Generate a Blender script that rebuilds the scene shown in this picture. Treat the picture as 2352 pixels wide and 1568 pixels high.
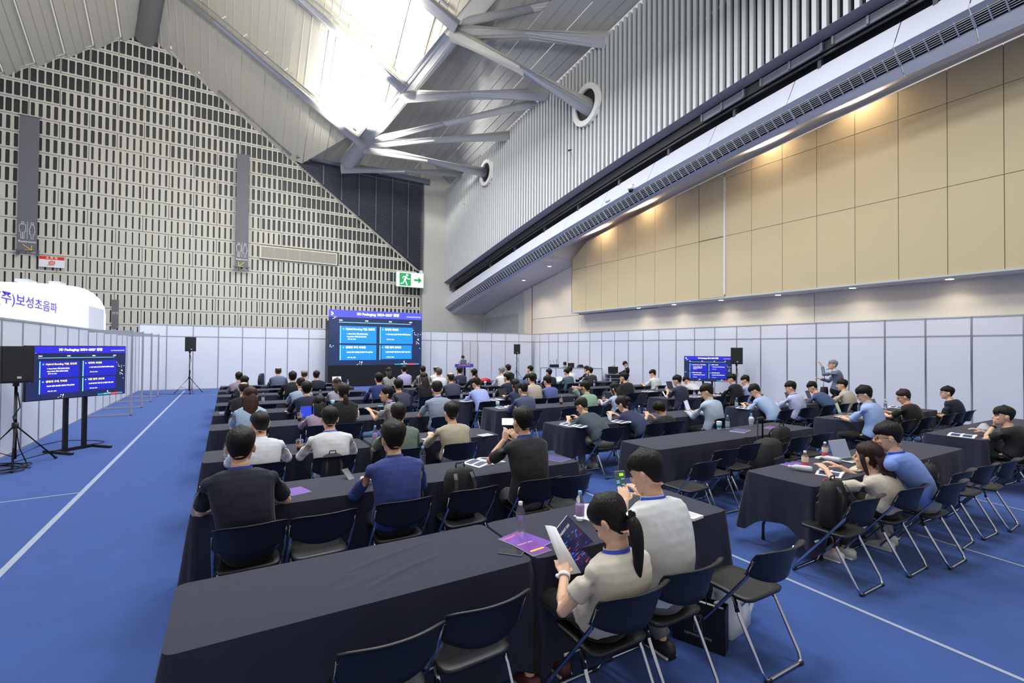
import bpy, bmesh, math, random
from mathutils import Vector as V, Matrix, noise
for o in list(bpy.data.objects): bpy.data.objects.remove(o)
SC = bpy.context.scene; COL = SC.collection
R = math.radians; PI = math.pi
# ---------------- camera (world: X right, Y towards the stage, Z up; camera stands over the origin)
FPX, YAW, PITCH, ROLL, CH = 1102.66, .5327, .0144, .0074, 2.0042
_c, _s = math.cos(YAW), math.sin(YAW)
FW = V((_s*math.cos(PITCH), _c*math.cos(PITCH), math.sin(PITCH))); _r = V((_c, -_s, 0)); _u = _r.cross(FW)
RT = math.cos(ROLL)*_r+math.sin(ROLL)*_u; UP = -math.sin(ROLL)*_r+math.cos(ROLL)*_u
CAM = V((0, 0, CH))
cd = bpy.data.cameras.new('camera'); co = bpy.data.objects.new('camera', cd); COL.objects.link(co)
cd.sensor_width = 36; cd.lens = FPX*36/2352; cd.clip_end = 300; cd.clip_start = .05
co.matrix_world = Matrix(((RT.x, UP.x, -FW.x, CAM.x), (RT.y, UP.y, -FW.y, CAM.y), (RT.z, UP.z, -FW.z, CAM.z), (0, 0, 0, 1)))
SC.camera = co
# ---------------- light and exposure
w = bpy.data.worlds.new('world'); SC.world = w; w.use_nodes = True
w.node_tree.nodes['Background'].inputs[0].default_value = (1, .97, .94, 1)
w.node_tree.nodes['Background'].inputs[1].default_value = .42
SC.view_settings.view_transform = 'Standard'; SC.view_settings.look = 'None'
SC.view_settings.gamma = 1; SC.view_settings.use_curve_mapping = False; SC.view_settings.exposure = .42
def lamp(name, kind, loc, power, color=(1, 1, 1), size=1, rot=None, spot=None, sy=None, parent=None, blend=.6):
    d = bpy.data.lights.new(name, kind); d.energy = power; d.color = color
    if kind == 'AREA':
        d.size = size
        if sy: d.shape = 'RECTANGLE'; d.size_y = sy
    elif kind == 'SUN': d.angle = size
    else: d.shadow_soft_size = size
    if spot: d.spot_size = R(spot); d.spot_blend = blend
    o = bpy.data.objects.new(name, d); COL.objects.link(o); o.location = loc
    if rot: o.rotation_euler = rot
    if parent: o.parent = parent
    return o
# high bay lamps of the hall, above and behind the frame
for x, y, p in ((1, 4, 330), (7, 3, 330), (-1, 10, 330), (6, 10, 330), (10.5, 7, 90), (0, 17, 330), (6.5, 18, 330), (10.2, 15, 110), (1, 24, 260), (9, 23.5, 240)):
    lamp('high_bay_light', 'AREA', (x, y, 13.2), p*1.15, (.93, .96, 1), 2.2)
for x, y, z, p in ((-3, 17, 17.5, 520), (5, 19, 17, 520)):           # added fill lights to brighten the perforated wall, unseen above the frame
    lamp('wall_fill', 'AREA', (x, y, z), p, (1, .98, .93), 2.5, (R(62), 0, 0))
for x, y, z, p in ((0, -5, 7, 3000), (8, -4, 8, 3400)):                  # added fill spots, unseen behind the camera, to brighten roof and tubes
    q = (V((7, 26, 16))-V((x, y, z))).to_track_quat('-Z', 'Y').to_euler(); lamp('roof_fill', 'SPOT', (x, y, z), p, (1, .97, .92), 1.5, q, 62, blend=.9)
# ---------------- geometry helpers
def ray(px, py): return FW+RT*((px-1176)/FPX)-UP*((py-784)/FPX)
def at_z(px, py, z): d = ray(px, py); return CAM+d*((z-CH)/d.z)
def at_y(px, py, y): d = ray(px, py); return CAM+d*(y/d.y)
def at_x(px, py, x): d = ray(px, py); return CAM+d*(x/d.x)
def lin(c):
    if isinstance(c, str): c = [int(c[i:i+2], 16)/255 for i in (0, 2, 4)]
    else: c = [v/255 for v in c]
    return tuple(v/12.92 if v <= .04045 else ((v+.055)/1.055)**2.4 for v in c)+(1,)
MATS = {}
def M(name, col=(128, 128, 128), rough=.6, metal=0, var=0, vs=8, bump=0, bs=40, stretch=None, emit=None, es=1, spec=None, sheen=0, trans=0, alpha=None, coat=0):
    if name in MATS: return MATS[name]
    m = bpy.data.materials.new(name); m.use_nodes = True; nt = m.node_tree; b = nt.nodes['Principled BSDF']
    c = lin(col); b.inputs['Base Color'].default_value = c; b.inputs['Roughness'].default_value = rough; b.inputs['Metallic'].default_value = metal
    if spec is not None: b.inputs['Specular IOR Level'].default_value = spec
    if sheen: b.inputs['Sheen Weight'].default_value = sheen; b.inputs['Sheen Roughness'].default_value = .4
    if coat: b.inputs['Coat Weight'].default_value = coat
    if trans: b.inputs['Transmission Weight'].default_value = trans; b.inputs['IOR'].default_value = 1.33
    if alpha is not None: b.inputs['Alpha'].default_value = alpha
    if emit is not None: b.inputs['Emission Color'].default_value = lin(emit); b.inputs['Emission Strength'].default_value = es
    if var or bump:
        tc = nt.nodes.new('ShaderNodeTexCoord'); mp = nt.nodes.new('ShaderNodeMapping'); nt.links.new(tc.outputs['Object'], mp.inputs[0])
        if stretch: mp.inputs['Scale'].default_value = stretch
    if var:
        n = nt.nodes.new('ShaderNodeTexNoise'); n.inputs['Scale'].default_value = vs; n.inputs['Detail'].default_value = 5; nt.links.new(mp.outputs[0], n.inputs[0])
        cr = nt.nodes.new('ShaderNodeMapRange'); cr.inputs[3].default_value = 1-var; cr.inputs[4].default_value = 1+var; nt.links.new(n.outputs[0], cr.inputs[0])
        mx = nt.nodes.new('ShaderNodeVectorMath'); mx.operation = 'SCALE'; mx.inputs[0].default_value = c[:3]; nt.links.new(cr.outputs[0], mx.inputs['Scale']); nt.links.new(mx.outputs[0], b.inputs['Base Color'])
    if bump:
        n = nt.nodes.new('ShaderNodeTexNoise'); n.inputs['Scale'].default_value = bs; n.inputs['Detail'].default_value = 3; nt.links.new(mp.outputs[0], n.inputs[0])
        bp = nt.nodes.new('ShaderNodeBump'); bp.inputs['Strength'].default_value = bump; bp.inputs['Distance'].default_value = .01; nt.links.new(n.outputs[0], bp.inputs['Height']); nt.links.new(bp.outputs[0], b.inputs['Normal'])
    MATS[name] = m; return m
def frame_of(d):
    d = V(d).normalized(); a = V((0, 0, 1)) if abs(d.z) < .95 else V((0, 1, 0))
    x = d.cross(a).normalized(); y = x.cross(d).normalized(); return x, y, d
class MB:
    def __init__(s): s.v = []; s.f = []; s.m = []; s.k = 0
    def add(s, vs, fs, T=None):
        o = len(s.v)
        for p in vs: s.v.append(T @ V(p) if T else V(p))
        for f in fs: s.f.append([i+o for i in f]); s.m.append(s.k)
        return s
    def box(s, c, d, T=None, bev=0, rz=0):
        hx, hy, hz = d[0]/2, d[1]/2, d[2]/2; c = V(c)
        q = Matrix.Rotation(rz, 3, 'Z') if rz else None
        if bev:
            r = []
            b = min(bev, hx*.9, hy*.9)
            for zz, ins in ((-hz, bev), (-hz+bev, 0), (hz-bev, 0), (hz, bev)):
                for sx, sy, in ((1, 1), (-1, 1), (-1, -1), (1, -1)):
                    X, Y = hx-ins, hy-ins; bb = max(b-ins*.5, .0005)
                    a, e = (sx*X, sy*(Y-bb)), (sx*(X-bb), sy*Y)
                    for pt in ((a, e) if sx*sy > 0 else (e, a)): r.append((pt[0], pt[1], zz))
            vs = [(q @ V(p) if q else V(p))+c for p in r]; fs = []
            for k in range(3):
                for i in range(8): j = (i+1) % 8; fs.append((k*8+i, k*8+j, k*8+8+j, k*8+8+i))
            fs += [list(range(7, -1, -1)), list(range(24, 32))]
            return s.add(vs, fs, T)
        vs = [V((x, y, z)) for z in (-hz, hz) for x, y in ((-hx, -hy), (hx, -hy), (hx, hy), (-hx, hy))]
        vs = [(q @ p if q else p)+c for p in vs]
        return s.add(vs, [(3, 2, 1, 0), (4, 5, 6, 7), (0, 1, 5, 4), (1, 2, 6, 5), (2, 3, 7, 6), (3, 0, 4, 7)], T)
    def bar(s, a, b, w, h=None, up=None):
        a, b = V(a), V(b); d = b-a; h = h or w
        z = d.normalized(); u = V(up) if up else (V((0, 0, 1)) if abs(z.z) < .9 else V((0, 1, 0)))
        x = u.cross(z).normalized(); y = z.cross(x)
        vs = []
        for p in (a, b):
            for i, j in ((-1, -1), (1, -1), (1, 1), (-1, 1)): vs.append(p+x*i*w/2+y*j*h/2)
        return s.add(vs, [(3, 2, 1, 0), (4, 5, 6, 7), (0, 1, 5, 4), (1, 2, 6, 5), (2, 3, 7, 6), (3, 0, 4, 7)])
    def tube(s, pts, r, n=8, caps=True, flat=1, T=None):
        pts = [V(p) for p in pts]; L = len(pts); rs = r if isinstance(r, (list, tuple)) else [r]*L
        vs = []; x0 = None
        for i, p in enumerate(pts):
            d = (pts[min(i+1, L-1)]-pts[max(i-1, 0)]).normalized()
            if x0 is None: x, y, _ = frame_of(d)
            else:
                x = (x0-d*x0.dot(d)); x = x.normalized() if x.length > 1e-6 else frame_of(d)[0]; y = d.cross(x)*-1; y = x.cross(d)*-1 if False else d.cross(x)
            x0 = x
            for k in range(n):
                a = 2*PI*k/n; vs.append(p+x*math.cos(a)*rs[i]+y*math.sin(a)*rs[i]*flat)
        fs = [(i*n+k, i*n+(k+1) % n, (i+1)*n+(k+1) % n, (i+1)*n+k) for i in range(L-1) for k in range(n)]
        if caps: fs += [list(range(n-1, -1, -1)), list(range((L-1)*n, L*n))]
        return s.add(vs, fs, T)
    def lathe(s, prof, n=16, c=(0, 0, 0), T=None, sx=1, sy=1):
        vs = []
        for r, z in prof:
            for k in range(n): a = 2*PI*k/n; vs.append((c[0]+r*math.cos(a)*sx, c[1]+r*math.sin(a)*sy, c[2]+z))
        L = len(prof)
        fs = [(i*n+k, i*n+(k+1) % n, (i+1)*n+(k+1) % n, (i+1)*n+k) for i in range(L-1) for k in range(n)]
        fs += [list(range(n-1, -1, -1)), list(range((L-1)*n, L*n))]
        return s.add(vs, fs, T)
    def ball(s, c, r, n=12, m=8, T=None, Q=None):
        c = V(c); r = r if isinstance(r, (tuple, list)) else (r, r, r); vs = []
        for i in range(m+1):
            t = PI*i/m; zz = -math.cos(t); q = max(math.sin(t), .02)
            for k in range(n):
                a = 2*PI*k/n; p = V((q*math.cos(a)*r[0], q*math.sin(a)*r[1], zz*r[2])); vs.append(c+(Q @ p if Q else p))
        fs = [(i*n+k, i*n+(k+1) % n, (i+1)*n+(k+1) % n, (i+1)*n+k) for i in range(m) for k in range(n)]
        fs += [list(range(n-1, -1, -1)), list(range(m*n, m*n+n))]
        return s.add(vs, fs, T)
    def loft(s, rings, closed=True, caps=True, T=None):
        n = len(rings[0]); vs = [p for r in rings for p in r]; fs = []
        for i in range(len(rings)-1):
            for k in range(n if closed else n-1): j = (k+1) % n; fs.append((i*n+k, i*n+j, (i+1)*n+j, (i+1)*n+k))
        if caps and closed: fs += [list(range(n-1, -1, -1)), list(range((len(rings)-1)*n, len(rings)*n))]
        return s.add(vs, fs, T)
    def quad(s, *p): return s.add(list(p), [list(range(len(p)))])
    def plate(s, pts, th, nrm):
        n = len(pts); d = V(nrm)*th; vs = [V(p) for p in pts]+[V(p)+d for p in pts]
        return s.add(vs, [list(range(n-1, -1, -1)), list(range(n, 2*n))]+[(i, (i+1) % n, n+(i+1) % n, n+i) for i in range(n)])
    def mesh(s, name, mats, smooth=False):
        me = bpy.data.meshes.new(name); me.from_pydata([tuple(v) for v in s.v], [], s.f)
        for m in (mats if isinstance(mats, (list, tuple)) else [mats]): me.materials.append(m)
        if s.k or any(s.m): me.polygons.foreach_set('material_index', s.m)
        if smooth: me.polygons.foreach_set('use_smooth', [True]*len(s.f))
        me.update(); return me
    def build(s, name, mats, parent=None, smooth=False, **kw):
        return obj(name, s.mesh(name, mats, smooth), parent, **kw)
def obj(name, me, parent=None, loc=None, rz=0, label=None, cat=None, group=None, kind=None):
    o = bpy.data.objects.new(name, me); COL.objects.link(o)
    if parent: o.parent = parent
    if loc is not None: o.location = loc
    if rz: o.rotation_euler = (0, 0, rz)
    if label: o['label'] = label
    if cat: o['category'] = cat
    if group: o['group'] = group
    if kind: o['kind'] = kind
    return o
def thing(name, label=None, cat=None, loc=(0, 0, 0), rz=0, group=None, kind=None): return obj(name, None, None, loc, rz, label, cat, group, kind)
def copy_tree(o, parent=None):
    c = o.copy(); COL.objects.link(c); c.parent = parent
    for ch in o.children: copy_tree(ch, c)
    return c
def text(name, s, size, mat, parent, loc, rot, ext=.002, bold=0, align='CENTER', sx=1):
    c = bpy.data.curves.new(name, 'FONT'); c.body = s; c.size = size; c.extrude = ext; c.offset = bold; c.align_x = align; c.align_y = 'CENTER'; c.resolution_u = 2
    c.materials.append(mat); o = bpy.data.objects.new(name, c); COL.objects.link(o); o.parent = parent; o.location = loc; o.rotation_euler = rot; o.scale = (sx, 1, 1); return o
def dress(i, f):                                                   # smooth helper
    return f
# ======================= THE SETTING =======================
XR, XL = 17.28, -3.4165
PIT = .995
carpet = M('blue_carpet', (45, 80, 150), .95, var=.16, vs=3, bump=.5, bs=700, sheen=.15)
fl = MB(); fl.box((6, 14, -.05), (60, 60, .1)); fl.build('floor', carpet, kind='structure')
alu = M('aluminium_profile', (168, 170, 178), .42, .35, var=.04)
pan = M('partition_laminate', (216, 219, 228), .55, var=.02, vs=1.5)
def octa(name, p0, d, n, nrm, top, rail=None, skip=()):
    """modular exhibition partition: posts, rails and infill panels, every one a part"""
    d = V(d).normalized(); nrm = V(nrm); wl = thing(name, kind='structure')
    pm = MB().tube([(0, 0, 0), (0, 0, top)], .023, 8).mesh('post', alu); L = PIT-.046
    rm = MB().box((0, 0, 0), (L, .03, .04)).mesh('rail', alu)
    zs = [0.02]+([rail] if rail else [])+[top-.02]
    ang = math.atan2(d.y, d.x); pms = []
    for k in range(len(zs)-1):
        h = zs[k+1]-zs[k]-.04; pms.append(MB().box((0, 0, 0), (L, .008, h)).mesh('panel', pan))
    for i in range(n+1):
        p = V(p0)+d*PIT*i
        obj('post', pm, wl, p)
        if i == n or i in skip: continue
        c = p+d*PIT/2
        for z in zs: obj('rail', rm, wl, c+V((0, 0, z)), ang)
        for k, me in enumerate(pms): obj('panel', me, wl, c+V((0, 0, (zs[k]+zs[k+1])/2)), ang)
    return wl
octa('wall_right', (XR, 3.87-PIT*4, 0), (0, 1, 0), 27, (-1, 0, 0), 2.964, 2.44)
octa('wall_left', (XL, 12.694-PIT*6, 0), (0, 1, 0), 20, (1, 0, 0), 2.48)
octa('wall_front', (XL, 26.56, 0), (1, .0175, 0), 11, (0, -1, 0), 2.964, 2.44)
wr = octa('wall_front_right', (9.9878-PIT*2, 26.08, 0), (1, .0175, 0), 9, (0, -1, 0), 2.964, 2.44)
# double door of panels in the front partition
dr = thing('door_1', kind='structure'); dm = M('door_panel', (203, 203, 206), .6)
for k in (0, 1): MB().box((0, 0, 1.2), (.47, .02, 2.36)).build('panel', dm, dr, loc=(9.9878+PIT*2+.26+k*.485, 26.11, 0))
for k in (0, 1, 2): MB().box((0, 0, 1.2), (.03, .04, 2.4)).build('frame', alu, dr, loc=(9.9878+PIT*2+.015+k*.485, 26.1, 0))
# open bracing frames standing off the left partition
for i, (x, y) in enumerate(((-2.4, 17.45), (-2.4, 19.46), (-2.4, 21.5), (-2.4, 23.5))):
    t = thing('bracing_frame', ('aluminium bracing frame off the left partition, nearest to the camera', 'aluminium bracing frame off the left partition, second from the camera', 'aluminium bracing frame off the left partition, third from the camera', 'aluminium bracing frame off the left partition, nearest to the front wall')[i], 'frame', (x, y, 0), group='bracing frames of the left partition')
    MB().tube([(0, 0, 0), (0, 0, 2.46)], .026, 8).build('post', alu, t); MB().box((-.49, 0, .03), (.93, .03, .045)).build('floor_rail', alu, t)
    MB().box((-.49, 0, 2.4), (.93, .03, .08)).build('top_rail', alu, t); MB().lathe([(.03, 0), (.03, .02)], 8).build('foot', M('black_rubber', (25, 25, 27), .8), t)
# floor tape
tape = M('floor_tape', (150, 160, 178), .6, var=.12, vs=2)
def tp(a, b, wd, lab):
    a, b = V(a), V(b); MB().bar(a+V((0, 0, .002)), b+V((0, 0, .002)), wd, .003).build('floor_tape', tape, label=lab, cat='tape')
tp((-1.7, 2, 0), (-1.68, 26, 0), .06, 'long grey tape line on the carpet left of the tables')
tp((-3.3, 8.5, 0), (-1.73, 8.62, 0), .03, 'short pale tape line crossing to the left partition')
tp((4.2, .6, 0), (4.5, 12.3, 0), .035, 'thin pale tape line down the aisle between the table blocks')
tp((6.33, .6, 0), (6.75, 4.2, 0), .03, 'faint tape line on the carpet at the right foreground')
tp((8.5, .6, 0), (8.8, 2.6, 0), .025, 'faint tape line at the far right behind the chairs')
tp((-1.5, 23.2, 0), (1.2, 23.4, 0), .03, 'pale tape line in front of the back left tripod')
# ---------------- perforated facade
FA = (V((-4.3, 34, 19.94)), V((1.188, .036, 0)), .883)             # apex, half block, row height
conc = M('facade_concrete', (202, 200, 188), .75, var=.05, vs=.5, bump=.1, bs=30)
dark = M('facade_dark_void', (43, 44, 48), .5, var=.2, vs=.4)
fac = thing('wall_facade', kind='structure')
A0, HS, RH = FA; sw = HS.length; ang = math.atan2(HS.y, HS.x); p = sw/4
def block_mesh(nslot, frac, clipL=None, clipR=None):
    """panel with rounded dark slots; clip gives the gable slope"""
    Wd = nslot*p; g = .012; mb = MB(); th = .05
    sl = RH/sw; hh = RH*.77; z0 = (RH-hh)/2
    def top(x):
        if clipR: return RH-(x)*sl
        if clipL: return RH-(Wd-x)*sl
        return RH
    mb2 = MB()
    xs = [g]
    edges = []
    for i in range(nslot):
        c = (i+.5)*p; hw = p*frac/2; edges.append((c-hw, c+hw))
    yb = .0; border = .06
    def solid(x0, x1, za0, zb0, za1, zb1):   # front faced prism between x0 and x1, z limits at each side
        mb.add([(x0, 0, za0), (x1, 0, za1), (x1, 0, zb1), (x0, 0, zb0), (x0, th, za0), (x1, th, za1), (x1, th, zb1), (x0, th, zb0)], [(0, 1, 2, 3), (3, 2, 6, 7), (1, 0, 4, 5), (0, 3, 7, 4), (2, 1, 5, 6)])
    x = g
    tri = clipL or clipR
    for a, b in edges+[(Wd-g, None)]:
        solid(x, a, g, max(top(x)-g, g+.001), g, max(top(a)-g, g+.001))
        if b is None: break
        ta, tb = min(z0+hh, top(a)-border*1.3), min(z0+hh, top(b)-border*1.3)
        if min(ta, tb) > z0+.06 or (tri and max(ta, tb) > z0+.05):
            ta = max(ta, z0+.01); tb = max(tb, z0+.01)
            solid(a, b, g, z0, g, z0); solid(a, b, ta, max(top(a)-g, ta+.002), tb, max(top(b)-g, tb+.002))
            if not tri:                                              # rounded slot corners
                r = min(.03, (b-a)*.25)
                for cx, cz, dx, dz in ((a, z0, 1, 1), (b, z0, -1, 1), (a, ta, 1, -1), (b, tb, -1, -1)):
                    mb.add([(cx, 0, cz), (cx+dx*r, 0, cz), (cx, 0, cz+dz*r)], [(0, 1, 2) if dx*dz > 0 else (0, 2, 1)])
        else: solid(a, b, g, max(top(a)-g, g+.001), g, max(top(b)-g, g+.001))
        x = b
    return mb.mesh('panel', conc)
FR = [.78, .54, .34, .27, .21]
bm8 = [block_mesh(8, f) for f in FR]; bm4 = [block_mesh(4, f) for f in FR]
triR = block_mesh(4, .72, clipR=True); triL = block_mesh(4, .72, clipL=True)
def cls(dep): return 0 if dep < 2.6 else 1 if dep < 6.6 else 2 if dep < 9.6 else 3 if dep < 12 else 4
vent_k = []
for r in range(21):
    zb = A0.z-(r+1)*RH
    lo = -r if r < 7 else (-8 if (r % 2 == 0) else -7)
    k = lo
    if r <= 13: obj('panel', triR, fac, A0+HS*r+V((0, 0, -(r+1)*RH)), ang)
    if r <= 7: obj('panel', triL, fac, A0-HS*(r+1)+V((0, 0, -(r+1)*RH)), ang)
    hi = min(r, 14)
    while k < hi:
        n = 2 if k+2 <= hi else 1
        dep = r-max(abs(k+n/2), 0)-.1 if k+n/2 > 0 else r-abs(k+n/2)
        if not (r == 13 and 5 <= k+1 <= 9):
            obj('panel', (bm8 if n == 2 else bm4)[cls(max(dep, 0))], fac, A0+HS*k+V((0, 0, -(r+1)*RH)), ang)
        k += n
ap = A0+V((0, .16, -.02)); zt = lambda k: A0.z-.883*abs(k)-.03
fb = MB(); e = HS*1
pts = [A0+HS*-8.2+V((0, .07, -8.2*.883)), A0+HS*-8.2+V((0, .07, -19)), A0+HS*14+V((0, .07, -19)), A0+HS*14+V((0, .07, -14*.883-.03)), A0+V((0, .07, -.03))]
fb.plate(pts, .2, (0, 1, 0)); fb.build('backing', dark, fac)
# copings along both gable slopes
cp = MB(); cp.bar(A0+V((0, .02, .02)), A0+HS*14+V((0, .02, -14*.883+.02)), .22, .06); cp.bar(A0+V((0, .02, .02)), A0-HS*8.2+V((0, .02, -8.2*.883+.02)), .22, .06); cp.build('coping', conc, fac)
# plain end wall between facade and slatted wall
grey = M('plaster_grey', (187, 187, 180), .8, var=.03, vs=.3)
ew = thing('wall_end', kind='structure'); MB().box((15.3, 34.35, 8.7), (5.9, .5, 17.4)).build('panel', grey, ew)
# vent in the facade
vm = M('vent_louvre', (166, 163, 150), .6); vfm = M('vent_frame', (214, 210, 196), .6)
vt = thing('vent_grille', 'long beige louvred vent set in the perforated wall', 'vent', (1.62, 33.98, 7.62), R(1.7))
MB().box((2.32, .06, .36), (4.68, .08, .82)).build('frame', vfm, vt)
for i in range(6): MB().box((.42+i*.76, .01, .36), (.72 if i != 2 else .68, .02, .66)).build('panel', vm, vt)
sl = MB()
for i in range(11): sl.box((2.32, -.005, .06+i*.06), (4.5, .02, .012))
sl.build('slat', vm, vt, kind='stuff')
# ---------------- dark louvred screen above the slope
lv = thing('louvre_screen', 'black louvred screen rising behind the sloping facade edge', 'louvre'); lm = M('dark_steel', (92, 96, 108), .45, .2); lk = M('louvre_black', (16, 17, 20), .6)
MB().plate([(3.4, 34.32, 14.25), (12.3, 34.5, 7.0), (12.3, 34.5, 14.1), ], .04, (0, 1, 0)).build('backing', lk, lv)
n = 62; zt0 = 14.25
for i in range(n):
    z = 7.3+i*(zt0-7.3)/n; xs = 3.9+(13.9-z)/.743 if z < 13.9 else 3.9
    xs = min(max(xs-.1, 3.7), 12.0)
    MB().add([(xs, 34.06, z-.028), (12.36, 34.3, z-.028), (12.36, 34.22, z+.03), (xs, 33.98, z+.03), (xs, 34.06, z-.04), (12.36, 34.3, z-.04), (12.36, 34.22, z+.018), (xs, 33.98, z+.018)], [(0, 1, 2, 3), (7, 6, 5, 4), (0, 4, 5, 1), (3, 2, 6, 7), (1, 5, 6, 2)]).build('slat', lm, lv)
for i in range(7): x = 5.3+i*1.17; zb = max(13.9-(x-3.9)*.743, 7.3); MB().box((x, 34.0, (zb+14.2)/2), (.06, .05, 14.2-zb)).build('mullion', lm, lv)
MB().bar((3.6, 33.9, 14.42), (12.75, 34.15, 14.36), .6, .38).build('coping', M('steel_cap', (108, 110, 124), .5, .2), lv)
MB().box((12.1, 33.8, 7.5), (.22, .2, .35)).build('junction_box', M('white_plastic', (225, 225, 225), .5), lv)
# ======================= CONCOURSE on the right (arched along Y) =======================
import numpy as np
def fit(pts, X, deg=3):
    q = [at_x(x, y, X) for x, y in pts]; return np.poly1d(np.polyfit([a.y for a in q], [a.z for a in q], deg))
X1, X2, X3, X4, X5, X6 = 14.1, 14.6, 14.15, 14.3, 14.6, 14.78
z1 = fit([(1024, 647), (1177, 534), (1258.7, 480), (1500, 313), (1700, 186), (2007, 0)], X1)
z2 = fit([(1036, 675), (1113.9, 621.7), (1233.8, 543), (1307.7, 495.7), (1397, 440), (1500, 375), (1645, 290), (1826, 188), (2069, 52.5), (2163, 0)], X2)
z3 = fit([(1023.5, 704), (1070, 675), (1117.5, 640), (1172, 602), (1236, 565), (1311, 517.5), (1397, 469), (1500, 411), (1650, 322), (1829.6, 228), (2076, 96), (2264, 0)], X3)
z4 = fit([(1029, 708), (1123.6, 643.5), (1173, 607), (1242, 567), (1315, 526), (1397, 480), (1500, 422), (1659, 331), (1837, 237), (2080, 112), (2282, 11)], X4)
z5 = fit([(1036, 714), (1131, 652), (1257, 585), (1397, 503), (1500, 440), (1674, 353), (1851, 261), (2094, 134), (2352, 12.7)], X5)
z6 = fit([(1040, 721), (1136, 658), (1194, 625), (1259, 589), (1400, 509), (1500, 451), (1677.5, 366), (1858.6, 275), (2098, 157.6), (2352, 61.6)], X6)
XB, XC = 16.6, 17.45
zb_ = fit([(1332.7, 564), (1383.7, 538.7), (1501, 480), (1681, 391), (1880, 293), (2352, 87)], XB, 2)
zi_ = fit([(1111.5, 723.4), (1203.5, 663), (1224, 664-.5), (1311.8, 613)], XC, 2)
def zB(y): return float(zb_(y))+.5 if y < 21.5 else max(float(z6(y))+(float(zi_(y))-float(z6(y)))*.68, 0)
def zI(y): return float(zi_(y)) if y > 21.5 else float(zb_(y))+.6
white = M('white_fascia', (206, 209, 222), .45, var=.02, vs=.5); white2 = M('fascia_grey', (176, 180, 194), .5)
soff = M('soffit_white', (214, 208, 204), .75, var=.02, vs=.4)
cw = thing('trim_1', kind='structure')
def sweep(name, a, b, y0, y1, mat, parent, th=.04, nrm=(-.7, 0, -.7), kind=None):
    mb = MB(); n = max(2, int(abs(y1-y0)/.8)); ra = []
    for i in range(n+1):
        y = y0+(y1-y0)*i/n; pa = V((a[0], y, float(a[1](y)))); pb = V((b[0], y, float(b[1](y)))); d = V(nrm)*-th
        ra.append([pa, pb, pb+d, pa+d])
    mb.loft(ra); return mb.build(name, mat, parent, kind=kind)
joints = [34.1]+[at_x(x, y, X2).y for x, y in [(1113.9, 621.7), (1168, 585), (1233.8, 543), (1307.7, 495.7), (1397, 440), (1504, 375), (1645, 290), (1826, 188), (2069, 52.5)]]+[4.0, 1.0, -2.5]
gm = M('grille_white', (196, 200, 205), .5); gd = M('grille_dark', (12, 12, 14), .6)
for i in range(len(joints)-1):
    a, b = joints[i]-.012, joints[i+1]+.012
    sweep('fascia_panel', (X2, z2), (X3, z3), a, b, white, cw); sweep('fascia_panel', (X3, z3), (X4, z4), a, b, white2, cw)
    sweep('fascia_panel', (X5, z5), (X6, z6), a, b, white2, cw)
    sweep('grille_backing', (X4+.03, z4), (X5+.03, z5), joints[i], joints[i+1], gd, cw, .02)
    g = MB(); n = max(3, int(round((a-b)/.27)))
    for k in range(n+1):
        y = a+(b-a)*k/n; g.bar((X4-.02, y, float(z4(y))), (X5-.02, y, float(z5(y))), .025, .03)
    ns = 6
    for j in range(1, ns):
        t = j/ns; X = X4+(X5-X4)*t-.015; pts = [(X, a+(b-a)*q/4, float(z4(a+(b-a)*q/4))*(1-t)+float(z5(a+(b-a)*q/4))*t) for q in range(5)]
        for q in range(4): g.bar(pts[q], pts[q+1], .014, .014)
    g.build('grille', gm, cw)
sf = thing('ceiling_soffit', kind='structure')
mb = MB(); ra = []
for i in range(47):
    y = 34.1-i*.8; ra.append([V((X6, y, float(z6(y)))), V((XB, y, zB(y))), V((XC+.3, y, zI(y)+.05)), V((XC+.3, y, zI(y)+.15)), V((X6, y, float(z6(y))+.12))])
mb.loft(ra); mb.build('panel', soff, sf)
# dark recess band under the slatted wall
blk = M('recess_black', (14, 15, 18), .6); stl = M('dark_steel_frame', (52, 54, 60), .5)
db = thing('trim_2', kind='structure')
sweep('backing', (X1+.75, lambda y: z1(y)+.3), (X2+.55, lambda y: z2(y)-.1), 34.1, -2, blk, db, .02, (-1, 0, 0))
sweep('edge_cap', (X1-.06, z1), (X1+.3, lambda y: z1(y)-.10), 34.1, 0, M('steel_cap', (108, 110, 124), .5, .2), db, .05)
zm = lambda y: z1(y)*.42+z2(y)*.58
sweep('lower_beam', (X1+.42, zm), (X1+.42, lambda y: zm(y)-.07), 34.1, 0, stl, db, .05, (-1, 0, 0))
for y in [j for j in joints[:-2]]: db2 = MB().bar((X1+.55, y-.7, float(z2(y-.7))-.1), (X1+.55, y-.7, float(zm(y-.7))), .14, .1).build('post', stl, db)
g = MB()
for k in range(150):
    y = 33.8-k*.2; g.bar((X1+.36, y, float(zm(y))), (X1+.36, y, float(z1(y))-.08), .012, .012)
for j in range(1, 12):
    t = j/12
    for q in range(16):
        ya, yb = 34-q*2, 32-q*2; f = lambda y: float(zm(y))*(1-t)+float(z1(y)-.1)*t
        g.bar((X1+.36, ya, f(ya)), (X1+.36, yb, f(yb)), .016, .016)
g.build('mesh_screen', stl, db, kind='stuff')
for ya, yb in ((9.0, 7.2), (6.9, 5.2), (11.2, 9.6)):
    g = MB(); h = lambda y, t: float(zm(y))*(1-t)+float(z1(y)-.15)*t
    for t in (.12, .3, .45, .6, .75, .9): g.bar((X1+.3, ya, h(ya, t)), (X1+.3, yb, h(yb, t)), .05, .05)
    for y in (ya, (ya+yb)/2, yb): g.bar((X1+.28, y, h(y, .05)), (X1+.28, y, h(y, .97)), .09, .06)
    g.build('louvre_frame', M('dark_steel', (74, 77, 88), .45, .3), db)
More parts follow.
